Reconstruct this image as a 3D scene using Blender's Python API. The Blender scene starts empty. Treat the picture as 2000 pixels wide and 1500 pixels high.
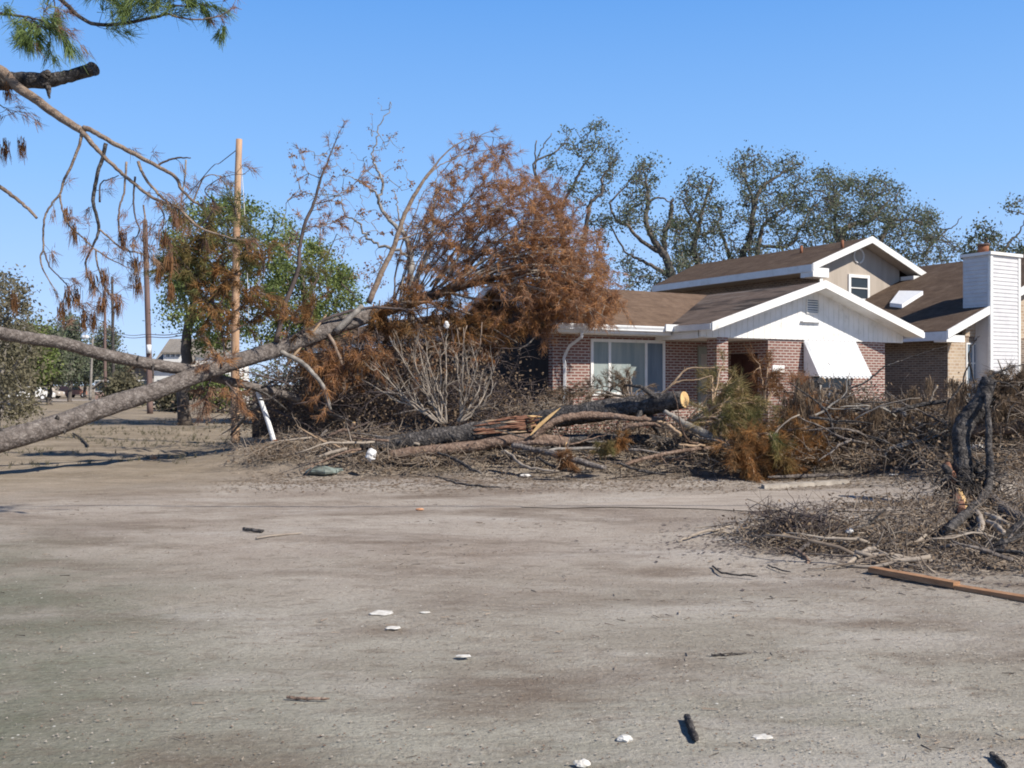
import bpy, math, random
import numpy as np
from mathutils import noise as mnoise, Vector

RNG = np.random.default_rng(7)
random.seed(7)
R = math.radians

# ------------------------------------------------------------------ camera, sky, sun, exposure
F, HX, HY, EYE = 1944.0, 1000.0, 752.0, 1.6
scene = bpy.context.scene
cam_d = bpy.data.cameras.new("camera")
cam_d.lens = 36 * F / 2000
cam_d.sensor_width = 36
cam_d.shift_y = 0.001
cam_d.clip_end = 6000
cam = bpy.data.objects.new("camera", cam_d)
cam.location = (0, 0, EYE)
cam.rotation_euler = (R(90), 0, 0)
scene.collection.objects.link(cam)
scene.camera = cam

SUN_AZ, SUN_EL = math.atan2(0.84, -0.545), R(42)      # azimuth measured from +Y towards +X
world = bpy.data.worlds.new("World")
scene.world = world
world.use_nodes = True
wn, wl = world.node_tree.nodes, world.node_tree.links
sky = wn.new("ShaderNodeTexSky")
sky.sky_type = 'NISHITA'
sky.sun_disc = False
sky.sun_elevation = SUN_EL
sky.sun_rotation = SUN_AZ
sky.air_density = 1.0
sky.dust_density = 0.0
sky.ozone_density = 4.0
sky.altitude = 3000
# clear deep blue autumn air: the sky texture mixed with a height gradient
tcw = wn.new("ShaderNodeTexCoord"); sepw = wn.new("ShaderNodeSeparateXYZ"); rw = wn.new("ShaderNodeValToRGB")
wl.new(tcw.outputs["Generated"], sepw.inputs[0]); wl.new(sepw.outputs[2], rw.inputs[0])
el = rw.color_ramp.elements
stops = [(0.0, (.52, .66, .93)), (.08, (.41, .61, .95)), (.20, (.26, .51, .93)), (.36, (.135, .365, .83)), (.50, (.03, .10, .31)), (1.0, (.012, .045, .15))]
while len(el) < len(stops): el.new(.5)
for e_, (p_, c_) in zip(el, stops): e_.position = p_; e_.color = (*c_, 1)
sc_ = wn.new("ShaderNodeVectorMath"); sc_.operation = 'SCALE'; sc_.inputs[3].default_value = 10.0
wl.new(rw.outputs[0], sc_.inputs[0])
mx_ = wn.new("ShaderNodeMix"); mx_.data_type = 'RGBA'; mx_.inputs[0].default_value = 0.85
wl.new(sky.outputs[0], mx_.inputs[6]); wl.new(sc_.outputs[0], mx_.inputs[7])
wl.new(mx_.outputs[2], wn["Background"].inputs[0])
wn["Background"].inputs[1].default_value = 0.09

sun_d = bpy.data.lights.new("sun", 'SUN')
sun_d.energy = 5.0
sun_d.angle = R(0.53)
sun_d.color = (1.0, 0.93, 0.82)
sun = bpy.data.objects.new("sun", sun_d)
sd = Vector((math.sin(SUN_AZ) * math.cos(SUN_EL), math.cos(SUN_AZ) * math.cos(SUN_EL), math.sin(SUN_EL)))
sun.rotation_euler = sd.to_track_quat('Z', 'Y').to_euler()
scene.collection.objects.link(sun)
scene.view_settings.view_transform = 'Standard'
scene.view_settings.look = 'None'
scene.view_settings.exposure = 0.4
scene.view_settings.gamma = 1.0
scene.cycles.filter_width = 1.9
scene.cycles.max_bounces = 6
scene.cycles.transparent_max_bounces = 8

# ------------------------------------------------------------------ helpers
MOUNDS = []          # (x, y, sx, sy, h)
def sstep(a, b, v):
    t = min(1.0, max(0.0, (v - a) / (b - a)))
    return t * t * (3 - 2 * t)
def gz(x, y):
    z = 0.26 * sstep(17.2, 21.5, y) * sstep(-7.0, -4.0, x + (y - 18) * 0.15)
    for (mx, my, sx, sy, h) in MOUNDS:
        d = ((x - mx) / sx) ** 2 + ((y - my) / sy) ** 2
        if d < 9:
            z += h * math.exp(-d)
    return z
def P(px, py, Y):
    return np.array([(px - HX) / F * Y, Y, EYE - (py - HY) / F * Y])
def G(px, py, dz=0.0):
    Y = EYE * F / max(py - HY, 4)
    for _ in range(12):
        z = gz((px - HX) / F * Y, Y)
        Y = 0.5 * Y + 0.5 * (EYE - z) * F / max(py - HY, 4)
    x = (px - HX) / F * Y
    return np.array([x, Y, gz(x, Y) + dz])
def mound(px, Y, sx, sy, h):
    MOUNDS.append(((px - HX) / F * Y, Y, sx, sy, h))

COL = scene.collection
class MB:
    def __init__(self):
        self.v, self.l, self.s, self.n, self.sm = [], [], [], 0, []
    def add(self, V, faces, smooth=False):
        V = np.asarray(V, float)
        self.v.append(V)
        if isinstance(faces, np.ndarray):
            self.l.append((faces + self.n).ravel())
            self.s.append(np.full(len(faces), faces.shape[1]))
            self.sm.append(np.full(len(faces), smooth))
        else:
            for f in faces:
                self.l.append(np.asarray(f) + self.n)
                self.s.append(np.array([len(f)]))
                self.sm.append(np.array([smooth]))
        self.n += len(V)
        return self
    def box(self, a, b):
        x0, y0, z0 = a; x1, y1, z1 = b
        return self.hexa([(x0,y0,z0),(x1,y0,z0),(x1,y1,z0),(x0,y1,z0),(x0,y0,z1),(x1,y0,z1),(x1,y1,z1),(x0,y1,z1)])
    def hexa(self, c):
        return self.add(c, np.array([(0,3,2,1),(4,5,6,7),(0,1,5,4),(1,2,6,5),(2,3,7,6),(3,0,4,7)]))
    def ext(self, poly, vec):
        n = len(poly); p = np.asarray(poly, float); q = p + np.asarray(vec, float)
        fs = [tuple(range(n))[::-1], tuple(range(n, 2 * n))]
        for i in range(n):
            j = (i + 1) % n
            fs.append((i, j, n + j, n + i))
        return self.add(np.vstack([p, q]), fs)
    def tube(self, pts, r, n=8, cap=True, rough=0.0, smooth=True, flat=1.0):
        p = np.asarray(pts, float); m = len(p)
        r = np.broadcast_to(np.asarray(r, float), (m,))
        t = np.gradient(p, axis=0)
        t /= np.linalg.norm(t, axis=1)[:, None] + 1e-9
        ref = np.array([0, 0, 1.0]) if abs(t[0][2]) < 0.9 else np.array([1.0, 0, 0])
        a = np.cross(t, ref); 
        bad = np.linalg.norm(a, axis=1) < 1e-3
        a[bad] = np.array([1.0, 0, 0])
        a /= np.linalg.norm(a, axis=1)[:, None]
        for i in range(1, m):
            if np.dot(a[i], a[i - 1]) < 0: a[i] = -a[i]
        b = np.cross(t, a)
        th = np.linspace(0, 2 * np.pi, n, endpoint=False)
        rr = r[:, None] * np.ones(n)[None]
        if rough:
            rr = rr * (1 + rough * RNG.standard_normal((m, n)))
        V = p[:, None] + rr[..., None] * (np.cos(th)[None, :, None] * a[:, None] + flat * np.sin(th)[None, :, None] * b[:, None])
        V = V.reshape(-1, 3)
        i = np.arange(m - 1)[:, None] * n; j = np.arange(n)[None]; j2 = (j + 1) % n
        Fq = np.stack([i + j, i + j2, i + n + j2, i + n + j], -1).reshape(-1, 4)
        self.add(V, Fq, smooth)
        if cap:
            k = self.n - m * n
            self.l += [np.arange(n)[::-1] + k, np.arange(n) + k + (m - 1) * n]
            self.s += [np.array([n]), np.array([n])]
            self.sm += [np.array([False]), np.array([False])]
        return self
    def build(self, name, mat, parent=None, rel=True):
        me = bpy.data.meshes.new(name)
        if self.n:
            V = np.vstack(self.v)
            if parent is not None and rel:
                V = V - np.array(parent_world(parent))
            L = np.concatenate(self.l).astype(np.int32); S = np.concatenate(self.s).astype(np.int32)
            me.vertices.add(len(V)); me.vertices.foreach_set("co", V.ravel())
            me.loops.add(len(L)); me.loops.foreach_set("vertex_index", L)
            me.polygons.add(len(S))
            me.polygons.foreach_set("loop_start", np.concatenate([[0], np.cumsum(S)[:-1]]).astype(np.int32))
            me.polygons.foreach_set("use_smooth", np.concatenate(self.sm))
            me.update(calc_edges=True)
        me.materials.append(mat)
        o = bpy.data.objects.new(name, me)
        COL.objects.link(o)
        if parent is not None: o.parent = parent
        return o
def parent_world(o):
    loc = np.zeros(3)
    while o is not None:
        loc += np.array(o.location); o = o.parent
    return loc
def tag(o, label=None, cat=None, group=None, kind=None):
    if label: o["label"] = label
    if cat: o["category"] = cat
    if group: o["group"] = group
    if kind: o["kind"] = kind
    return o
def thing(name, label, cat, loc=(0, 0, 0), rz=0.0, group=None):
    o = bpy.data.objects.new(name, None)
    o.empty_display_size = 0.3
    o.location = loc; o.rotation_euler = (0, 0, rz)
    COL.objects.link(o)
    return tag(o, label, cat, group)
def curve(pts, seg=5, wob=0.0):
    """Catmull-Rom through rows of any width (x y z r ...)"""
    p = np.asarray(pts, float)
    q = np.vstack([2 * p[0] - p[1], p, 2 * p[-1] - p[-2]])
    out = []
    for i in range(1, len(q) - 2):
        for k in range(seg):
            t = k / seg
            out.append(0.5 * ((2 * q[i]) + (-q[i-1] + q[i+1]) * t + (2*q[i-1] - 5*q[i] + 4*q[i+1] - q[i+2]) * t*t + (-q[i-1] + 3*q[i] - 3*q[i+1] + q[i+2]) * t**3))
    out.append(p[-1])
    out = np.array(out)
    if wob:
        w = RNG.standard_normal((len(out), 3)) * wob
        w[0] = 0
        out[:, :3] += w
    return out
def PX(rows):
    """rows of (px, py, Y, r) -> x y z r"""
    return np.array([np.append(P(a, b, c), d) for a, b, c, d in rows])
def unit(v):
    v = np.asarray(v, float)
    return v / (np.linalg.norm(v, axis=-1, keepdims=True) + 1e-9)

def add_needles(mb, pts, dirs, n=18, L=0.2, w=0.012, spread=0.7, droop=0.3):
    pts = np.asarray(pts, float); dirs = unit(dirs); m = len(pts)
    if m == 0: return
    d = dirs[:, None] + RNG.standard_normal((m, n, 3)) * spread
    d[..., 2] -= droop
    d = unit(d)
    ll = L * RNG.uniform(0.6, 1.15, (m, n, 1))
    b = pts[:, None] + RNG.standard_normal((m, n, 3)) * L * 0.12
    s = unit(np.cross(d, RNG.standard_normal((m, n, 3)))) * w * 0.5
    V = np.stack([b - s, b + s, b + d * ll + s * 0.3, b + d * ll - s * 0.3], 2).reshape(-1, 3)
    mb.add(V, np.arange(len(V)).reshape(-1, 4))
def add_leaves(mb, pts, n=30, rad=0.4, size=0.12, flat=1.0):
    pts = np.asarray(pts, float); m = len(pts)
    if m == 0: return
    c = pts[:, None] + RNG.standard_normal((m, n, 3)) * rad * np.array([1, 1, flat]) * 0.6
    a = unit(RNG.standard_normal((m, n, 3))); b = unit(np.cross(a, RNG.standard_normal((m, n, 3))))
    s = size * RNG.uniform(0.5, 1.2, (m, n, 1))
    V = np.stack([c - a * s * 0.5, c + b * s * 0.3, c + a * s * 0.5, c - b * s * 0.3], 2).reshape(-1, 3)
    mb.add(V, np.arange(len(V)).reshape(-1, 4))
def grow(start, d, L, r, nseg=5, wob=0.25, up=0.0):
    p = [np.asarray(start, float)]; d = unit(d)
    for i in range(nseg):
        d = unit(d + RNG.standard_normal(3) * wob + np.array([0, 0, up]))
        p.append(p[-1] + d * L / nseg)
    rr = np.linspace(r, r * 0.3, nseg + 1)
    return np.column_stack([np.array(p), rr])
def inpoly(x, y, poly):
    c = False; n = len(poly)
    for i in range(n):
        x1, y1 = poly[i]; x2, y2 = poly[i - 1]
        if (y1 > y) != (y2 > y) and x < (x2 - x1) * (y - y1) / (y2 - y1) + x1:
            c = not c
    return c
def targets(poly, n, Y0, dY, mind=0.0):
    xs = [p[0] for p in poly]; ys = [p[1] for p in poly]
    out = []; kept = []
    tries = 0
    while len(out) < n and tries < n * 60:
        tries += 1
        x = RNG.uniform(min(xs), max(xs)); y = RNG.uniform(min(ys), max(ys))
        if not inpoly(x, y, poly): continue
        if mind and kept:
            k = np.array(kept)
            if np.min((k[:, 0] - x) ** 2 + (k[:, 1] - y) ** 2) < mind ** 2: continue
        kept.append((x, y))
        out.append(P(x, y, Y0 + RNG.uniform(-dY, dY)))
    return np.array(out)
def fill(mb, nodes, tg, r0=0.02, kr=0.012, wob=0.12, sides=4, sag=0.08):
    nodes = np.asarray(nodes, float)[:, :3]
    d = np.array([np.min(np.sum((nodes - t) ** 2, 1)) for t in tg])
    ends = []
    for k in np.argsort(d):
        t = tg[k]
        i = int(np.argmin(np.sum((nodes - t) ** 2, 1) + 0.15 * RNG.random(len(nodes))))
        a = nodes[i]; v = t - a; L = np.linalg.norm(v)
        if L < 0.05: continue
        s = np.linspace(0, 1, 6)[:, None]
        off = RNG.standard_normal(3) * L * 0.16 + np.array([0, 0, -sag * L])
        p = a + v * s + off * np.sin(np.pi * s) + RNG.standard_normal((6, 3)) * L * wob * 0.25 * np.sin(np.pi * s)
        r = np.linspace(r0 + kr * L, r0 * 0.45, 6)
        mb.tube(p, r, n=sides, cap=False)
        nodes = np.vstack([nodes, p[2:]])
        ends.append((p[-1], unit(p[-1] - p[-2])))
    return ends

# ------------------------------------------------------------------ materials
def srgb(r, g, b):
    f = lambda c: (c / 255 / 12.92) if c / 255 <= 0.04045 else ((c / 255 + 0.055) / 1.055) ** 2.4
    return (f(r), f(g), f(b), 1)
def C(r, g, b): return (r, g, b, 1)
class N:
    def __init__(self, name):
        self.m = bpy.data.materials.new(name); self.m.use_nodes = True
        self.t = self.m.node_tree; self.n = self.t.nodes; self.l = self.t.links
        self.b = self.n["Principled BSDF"]
        self.tc = self.n.new("ShaderNodeTexCoord")
        self.obj = self.tc.outputs["Object"]
    def map(self, scale=(1, 1, 1), src=None, rot=(0, 0, 0), loc=(0, 0, 0)):
        k = self.n.new("ShaderNodeMapping")
        k.inputs["Scale"].default_value = scale; k.inputs["Rotation"].default_value = rot
        k.inputs["Location"].default_value = loc
        self.l.new(src or self.obj, k.inputs[0]); return k.outputs[0]
    def noise(self, scale, detail=4, rough=0.6, src=None, dist=0.0):
        k = self.n.new("ShaderNodeTexNoise")
        k.inputs["Scale"].default_value = scale; k.inputs["Detail"].default_value = detail
        k.inputs["Roughness"].default_value = rough; k.inputs["Distortion"].default_value = dist
        self.l.new(src or self.obj, k.inputs["Vector"]); return k.outputs["Fac"]
    def vor(self, scale, src=None, feature='F1', out="Distance"):
        k = self.n.new("ShaderNodeTexVoronoi"); k.feature = feature
        k.inputs["Scale"].default_value = scale
        self.l.new(src or self.obj, k.inputs["Vector"]); return k.outputs[out]
    def ramp(self, fac, stops):
        k = self.n.new("ShaderNodeValToRGB"); e = k.color_ramp.elements
        while len(e) < len(stops): e.new(0.5)
        for el, (p, c) in zip(e, stops):
            el.position = p; el.color = c if hasattr(c, '__len__') else (c, c, c, 1)
        self.l.new(fac, k.inputs[0]); return k.outputs[0]
    def mix(self, fac, a, b, mode='MIX'):
        k = self.n.new("ShaderNodeMix"); k.data_type = 'RGBA'; k.blend_type = mode
        for s, v in ((k.inputs[0], fac), (k.inputs[6], a), (k.inputs[7], b)):
            if isinstance(v, (int, float)): s.default_value = v
            elif isinstance(v, tuple): s.default_value = v
            else: self.l.new(v, s)
        return k.outputs[2]
    def math(self, op, a, b=0.0, clamp=False):
        k = self.n.new("ShaderNodeMath"); k.operation = op; k.use_clamp = clamp
        for s, v in ((k.inputs[0], a), (k.inputs[1], b)):
            if isinstance(v, (int, float)): s.default_value = v
            else: self.l.new(v, s)
        return k.outputs[0]
    def bump(self, h, strength=0.5, dist=0.02):
        k = self.n.new("ShaderNodeBump")
        k.inputs["Strength"].default_value = strength; k.inputs["Distance"].default_value = dist
        self.l.new(h, k.inputs["Height"]); self.l.new(k.outputs[0], self.b.inputs["Normal"])
    def color(self, c):
        if isinstance(c, tuple): self.b.inputs["Base Color"].default_value = c
        else: self.l.new(c, self.b.inputs["Base Color"])
    def rough(self, v, spec=0.3):
        self.b.inputs["Roughness"].default_value = v
        self.b.inputs["Specular IOR Level"].default_value = spec
def simple(name, stops, scale=5, rough=0.8, bump=None, stretch=(1, 1, 1), spec=0.25, detail=5):
    k = N(name)
    v = k.map(stretch)
    f = k.noise(scale, detail, 0.65, v)
    k.color(k.ramp(f, stops)); k.rough(rough, spec)
    if bump: k.bump(k.noise(bump[0], 4, 0.6, v), bump[1], bump[2])
    return k.m
def leafmat(name, stops, scale=1.2, trans=0.35, fine=None):
    k = N(name)
    f = k.noise(scale, 3, 0.7)
    c = k.ramp(f, stops)
    if fine:
        c = k.mix(k.ramp(k.noise(fine[0], 2, 0.6), [(0.4, 0), (0.6, 1)]), c, fine[1])
    k.color(c); k.rough(0.75, 0.15)
    tr = k.n.new("ShaderNodeBsdfTranslucent"); k.l.new(c, tr.inputs[0]) if not isinstance(c, tuple) else None
    ms = k.n.new("ShaderNodeMixShader"); ms.inputs[0].default_value = trans
    k.l.new(k.b.outputs[0], ms.inputs[1]); k.l.new(tr.outputs[0], ms.inputs[2])
    k.l.new(ms.outputs[0], k.n["Material Output"].inputs[0])
    return k.m
def barkmat(name, dark, mid, light, scale=7, plate=14, bumpd=0.03, stretch=(1, 1, 1)):
    k = N(name)
    v = k.map(stretch)
    f = k.noise(scale, 6, 0.7, v)
    c = k.ramp(f, [(0.3, dark), (0.5, mid), (0.72, light)])
    vo = k.vor(plate, k.map((1, 1, 1), v), 'DISTANCE_TO_EDGE')
    cr = k.ramp(vo, [(0.0, 0), (0.12, 1)])
    c = k.mix(cr, k.mix(0.55, c, dark), c)
    k.color(c); k.rough(0.9, 0.15)
    h = k.math('ADD', k.math('MULTIPLY', vo, 0.8), f)
    k.bump(h, 0.9, bumpd)
    return k.m
M = {}
M['pine_bark'] = barkmat('pine_bark', C(.06,.050,.045), C(.165,.142,.13), C(.30,.27,.25), 8, 11, 0.05)
M['needle_tan'] = leafmat('needle_tan', [(.25, C(.33,.21,.10)), (.45, C(.26,.20,.09)), (.6, C(.17,.165,.07)), (.8, C(.10,.13,.05))], 2.6, .35)
M['dark_bark'] = barkmat('dark_bark', C(.022,.020,.021), C(.085,.077,.073), C(.22,.20,.19), 9, 13, 0.07)
M['red_bark'] = barkmat('red_bark', C(.07,.045,.035), C(.21,.145,.11), C(.33,.25,.20), 9, 16, 0.03)
M['limb_bark'] = barkmat('limb_bark', C(.10,.07,.055), C(.24,.18,.14), C(.36,.29,.23), 12, 30, 0.01)
M['twig_bark'] = simple('twig_bark', [(.3, C(.13,.095,.075)), (.55, C(.25,.19,.15)), (.75, C(.38,.30,.24))], 5, 0.85, (40, .4, .01))
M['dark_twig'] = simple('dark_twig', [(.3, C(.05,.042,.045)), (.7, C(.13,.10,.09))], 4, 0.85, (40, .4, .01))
M['grey_bark'] = simple('grey_bark', [(.3, C(.12,.11,.10)), (.5, C(.24,.22,.20)), (.72, C(.40,.37,.33))], 8, 0.85, (30, .5, .02))
M['oak_bark'] = simple('oak_bark', [(.3, C(.05,.045,.045)), (.5, C(.11,.095,.085)), (.72, C(.24,.19,.15))], 1.5, 0.9, (6, .6, .05))
M['pale_twig'] = simple('pale_twig', [(.3, C(.20,.165,.135)), (.6, C(.34,.29,.24)), (.8, C(.45,.40,.34))], 5, 0.85, (40, .3, .01))
M['tan_twig'] = simple('tan_twig', [(.3, C(.24,.16,.10)), (.6, C(.42,.30,.20)), (.8, C(.52,.40,.28))], 5, 0.85, (40, .3, .01))
M['brush_twig'] = simple('brush_twig', [(.25, C(.05,.04,.033)), (.42, C(.15,.118,.094)), (.56, C(.26,.21,.165)), (.75, C(.42,.36,.29))], 3.0, 0.9)
M['needle_brown'] = leafmat('needle_brown', [(.25, C(.24,.13,.075)), (.42, C(.42,.22,.11)), (.56, C(.56,.29,.125)), (.72, C(.62,.32,.11)), (.88, C(.44,.31,.15))], 1.6, .45, (8, C(.30,.18,.12)))
M['needle_orange'] = leafmat('needle_orange', [(.25, C(.20,.10,.045)), (.45, C(.33,.16,.06)), (.65, C(.42,.22,.08)), (.85, C(.20,.18,.06))], 1.6, .35, (6, C(.19,.12,.06)))
M['needle_faded'] = leafmat('needle_faded', [(.25, C(.20,.12,.09)), (.5, C(.30,.17,.11)), (.75, C(.33,.23,.15))], 2, .35)
M['needle_olive'] = leafmat('needle_olive', [(.25, C(.30,.16,.07)), (.42, C(.24,.17,.07)), (.55, C(.16,.165,.065)), (.75, C(.10,.135,.05))], 1.3, .35)
M['needle_green'] = leafmat('needle_green', [(.3, C(.11,.16,.05)), (.55, C(.19,.25,.09)), (.8, C(.32,.27,.11))], 1.4, .35)
M['oak_leaf'] = leafmat('oak_leaf', [(.3, C(.09,.12,.075)), (.5, C(.145,.18,.105)), (.72, C(.22,.26,.14))], .6, .35, (3, C(.17,.17,.135)))
M['tree_leaf'] = leafmat('tree_leaf', [(.3, C(.10,.14,.055)), (.5, C(.17,.215,.075)), (.66, C(.26,.29,.09)), (.8, C(.30,.25,.10))], .5, .35)
M['pale_leaf'] = leafmat('pale_leaf', [(.3, C(.10,.10,.065)), (.5, C(.16,.145,.095)), (.72, C(.23,.20,.135))], .5, .3)
M['dead_leaf'] = leafmat('dead_leaf', [(.25, C(.08,.055,.038)), (.45, C(.16,.115,.08)), (.62, C(.25,.18,.12)), (.82, C(.40,.31,.20))], 5, .25)
M['rust_leaf'] = leafmat('rust_leaf', [(.3, C(.12,.06,.03)), (.5, C(.22,.11,.05)), (.75, C(.32,.19,.09))], 2, .3)
M['cut_wood'] = simple('cut_wood', [(.3, C(.50,.30,.13)), (.6, C(.68,.46,.22)), (.8, C(.74,.56,.32))], 9, 0.75, (30, .3, .01))
M['plank_wood'] = simple('plank_wood', [(.3, C(.24,.13,.065)), (.55, C(.36,.20,.11)), (.8, C(.45,.29,.17))], 5, .8, (20, .5, .01), (1, 1, 6))
M['torn_wood'] = simple('torn_wood', [(.3, C(.085,.045,.032)), (.5, C(.20,.095,.06)), (.64, C(.25,.125,.08)), (.8, C(.36,.23,.15))], 9, 0.8, (20, .6, .02), (1, 1, 4))
M['pole_wood'] = simple('pole_wood', [(.25, C(.25,.14,.085)), (.5, C(.43,.27,.17)), (.75, C(.58,.42,.29))], 2.2, 0.8, (10, .4, .01), (4, 4, .35))
M['old_pole'] = simple('old_pole', [(.3, C(.10,.07,.07)), (.7, C(.22,.15,.13))], 2, 0.85, None, (4, 4, .4))
M['white'] = simple('white_paint', [(.28, C(.55,.53,.48)), (.42, C(.72,.71,.68)), (.6, C(.79,.78,.76))], 2.2, 0.6, (12, .1, .005), detail=8)
M['shell'] = simple('crushed_shell', [(.3, C(.42,.39,.34)), (.6, C(.66,.64,.60))], 22, .9)
M['dirty_plastic'] = simple('dirty_plastic', [(.35, C(.40,.37,.33)), (.6, C(.74,.74,.74))], 14, .6, (20, .5, .02))
M['white_metal'] = simple('white_metal', [(.3, C(.60,.62,.63)), (.5, C(.74,.75,.76))], 3, 0.5)
M['siding'] = simple('pale_siding', [(.3, C(.52,.51,.52)), (.6, C(.61,.60,.60))], 3, .5)
M['plastic'] = simple('white_plastic', [(.3, C(.75,.78,.82)), (.6, C(.85,.86,.88))], 8, 0.45, (15, .6, .02))
M['shade_door'] = simple('shade_red_door', [(.3, C(.035,.014,.012)), (.7, C(.06,.024,.020))], 3, .6)  # porch shade put into the colour of the added door
M['shade_board'] = simple('shade_dark_board', [(.3, C(.022,.018,.018)), (.7, C(.05,.042,.04))], 2, .85, (8, .4, .01), (5, 5, .4))  # shade on end wall and fence put into the board colour
M['glass'] = N('glass_dark'); M['glass'].color(C(.035,.05,.065)); M['glass'].rough(0.12, .6); M['glass'] = M['glass'].m
def streak_wall(name, a, b, scale):
    k = N(name)
    f = k.noise(scale, 4, .6, k.map((3, 3, .3)))
    k.color(k.ramp(f, [(.3, a), (.7, b)])); k.rough(.7, .2); return k.m
M['curtain'] = streak_wall('curtained_glass', C(.22,.27,.27), C(.34,.37,.35), 2); 
M['blue_glass'] = streak_wall('screened_glass', C(.12,.16,.20), C(.20,.245,.29), 2)
M['beige'] = streak_wall('beige_siding', C(.36,.31,.26), C(.44,.38,.32), 1.5)
M['rust'] = simple('rusty_metal', [(.3, C(.16,.06,.035)), (.7, C(.30,.13,.07))], 8, .8)

def brickmat(name, c1, c2, mortar, msize=0.014, noisec=None, w=0.215, h=0.075):
    k = N(name)
    sep = k.n.new("ShaderNodeSeparateXYZ"); k.l.new(k.obj, sep.inputs[0])
    comb = k.n.new("ShaderNodeCombineXYZ")
    k.l.new(k.math('ADD', sep.outputs[0], sep.outputs[1]), comb.inputs[0])
    k.l.new(sep.outputs[2], comb.inputs[1])
    br = k.n.new("ShaderNodeTexBrick")
    k.l.new(comb.outputs[0], br.inputs["Vector"])
    br.inputs["Color1"].default_value = c1; br.inputs["Color2"].default_value = c2
    br.inputs["Mortar"].default_value = mortar
    br.inputs["Scale"].default_value = 1.0
    br.inputs["Mortar Size"].default_value = msize
    br.inputs["Brick Width"].default_value = w; br.inputs["Row Height"].default_value = h
    br.inputs["Bias"].default_value = -0.1
    c = br.outputs["Color"]
    c = k.mix(k.ramp(k.noise(1.3, 5, .7), [(.35, 0), (.75, 1)]), c, k.mix(0.45, c, noisec or C(.1, .07, .06)))
    k.color(c); k.rough(.85, .2)
    k.bump(br.outputs["Fac"], -0.6, .01)
    return k.m
M['brick'] = brickmat('red_brick', C(.24,.085,.065), C(.155,.058,.048), C(.44,.38,.34), .017)
M['brick2'] = brickmat('mottled_brick', C(.24,.17,.12), C(.12,.085,.065), C(.30,.26,.22), .014, C(.06,.05,.04))
M['brick_pale'] = brickmat('tan_brick', C(.46,.36,.26), C(.32,.22,.15), C(.50,.44,.36), .014, C(.25,.18,.12), .215, .1)
def roofmat(name, stops, streak, torn=None):
    k = N(name)
    f = k.noise(2.2, 6, .7)
    c = k.ramp(f, stops)
    f2 = k.noise(30, 3, .6)
    c = k.mix(k.ramp(f2, [(.35, 0), (.7, .6)]), c, streak)
    if torn:
        f3 = k.noise(1.0, 5, .65, k.map((1.2, .35, 4)))
        c = k.mix(k.ramp(f3, [(.52, 0), (.60, 1)]), c, torn)
        f4 = k.noise(1.3, 5, .65, k.map((1.4, .3, 5), loc=(3, 7, 1)))
        c = k.mix(k.ramp(f4, [(.58, 0), (.64, .8)]), c, C(.20,.17,.15))
    sep = k.n.new("ShaderNodeSeparateXYZ"); k.l.new(k.obj, sep.inputs[0])
    comb = k.n.new("ShaderNodeCombineXYZ"); k.l.new(k.math('ADD', sep.outputs[0], sep.outputs[1]), comb.inputs[0]); k.l.new(sep.outputs[2], comb.inputs[1])
    br = k.n.new("ShaderNodeTexBrick"); k.l.new(comb.outputs[0], br.inputs["Vector"])
    br.inputs["Scale"].default_value = 1; br.inputs["Brick Width"].default_value = .32; br.inputs["Row Height"].default_value = .055; br.inputs["Mortar Size"].default_value = .006
    br.inputs["Color1"].default_value = C(1.12, 1.12, 1.12); br.inputs["Color2"].default_value = C(.82, .82, .82); br.inputs["Mortar"].default_value = C(.55, .55, .55)
    c = k.mix(.6, c, br.outputs["Color"], 'MULTIPLY')
    k.color(c); k.rough(.92, .12)
    k.bump(k.math('ADD', k.math('ADD', f2, f), k.math('MULTIPLY', br.outputs["Fac"], -.6)), .7, .02)
    return k.m
M['roof'] = roofmat('brown_shingles', [(.3, C(.105,.07,.05)), (.5, C(.17,.115,.08)), (.72, C(.235,.165,.12))], C(.12,.08,.06))
M['roof_torn'] = roofmat('torn_shingles', [(.3, C(.095,.072,.06)), (.5, C(.145,.11,.09)), (.72, C(.21,.165,.14))], C(.11,.08,.065), C(.05,.04,.035))
M['roof2'] = roofmat('dark_brown_shingles', [(.3, C(.075,.05,.038)), (.5, C(.118,.082,.06)), (.72, C(.17,.125,.095))], C(.085,.06,.045))
M['roof_grey'] = roofmat('grey_shingles', [(.3, C(.22,.20,.18)), (.5, C(.27,.245,.22)), (.72, C(.32,.29,.26))], C(.2,.18,.16))

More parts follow.
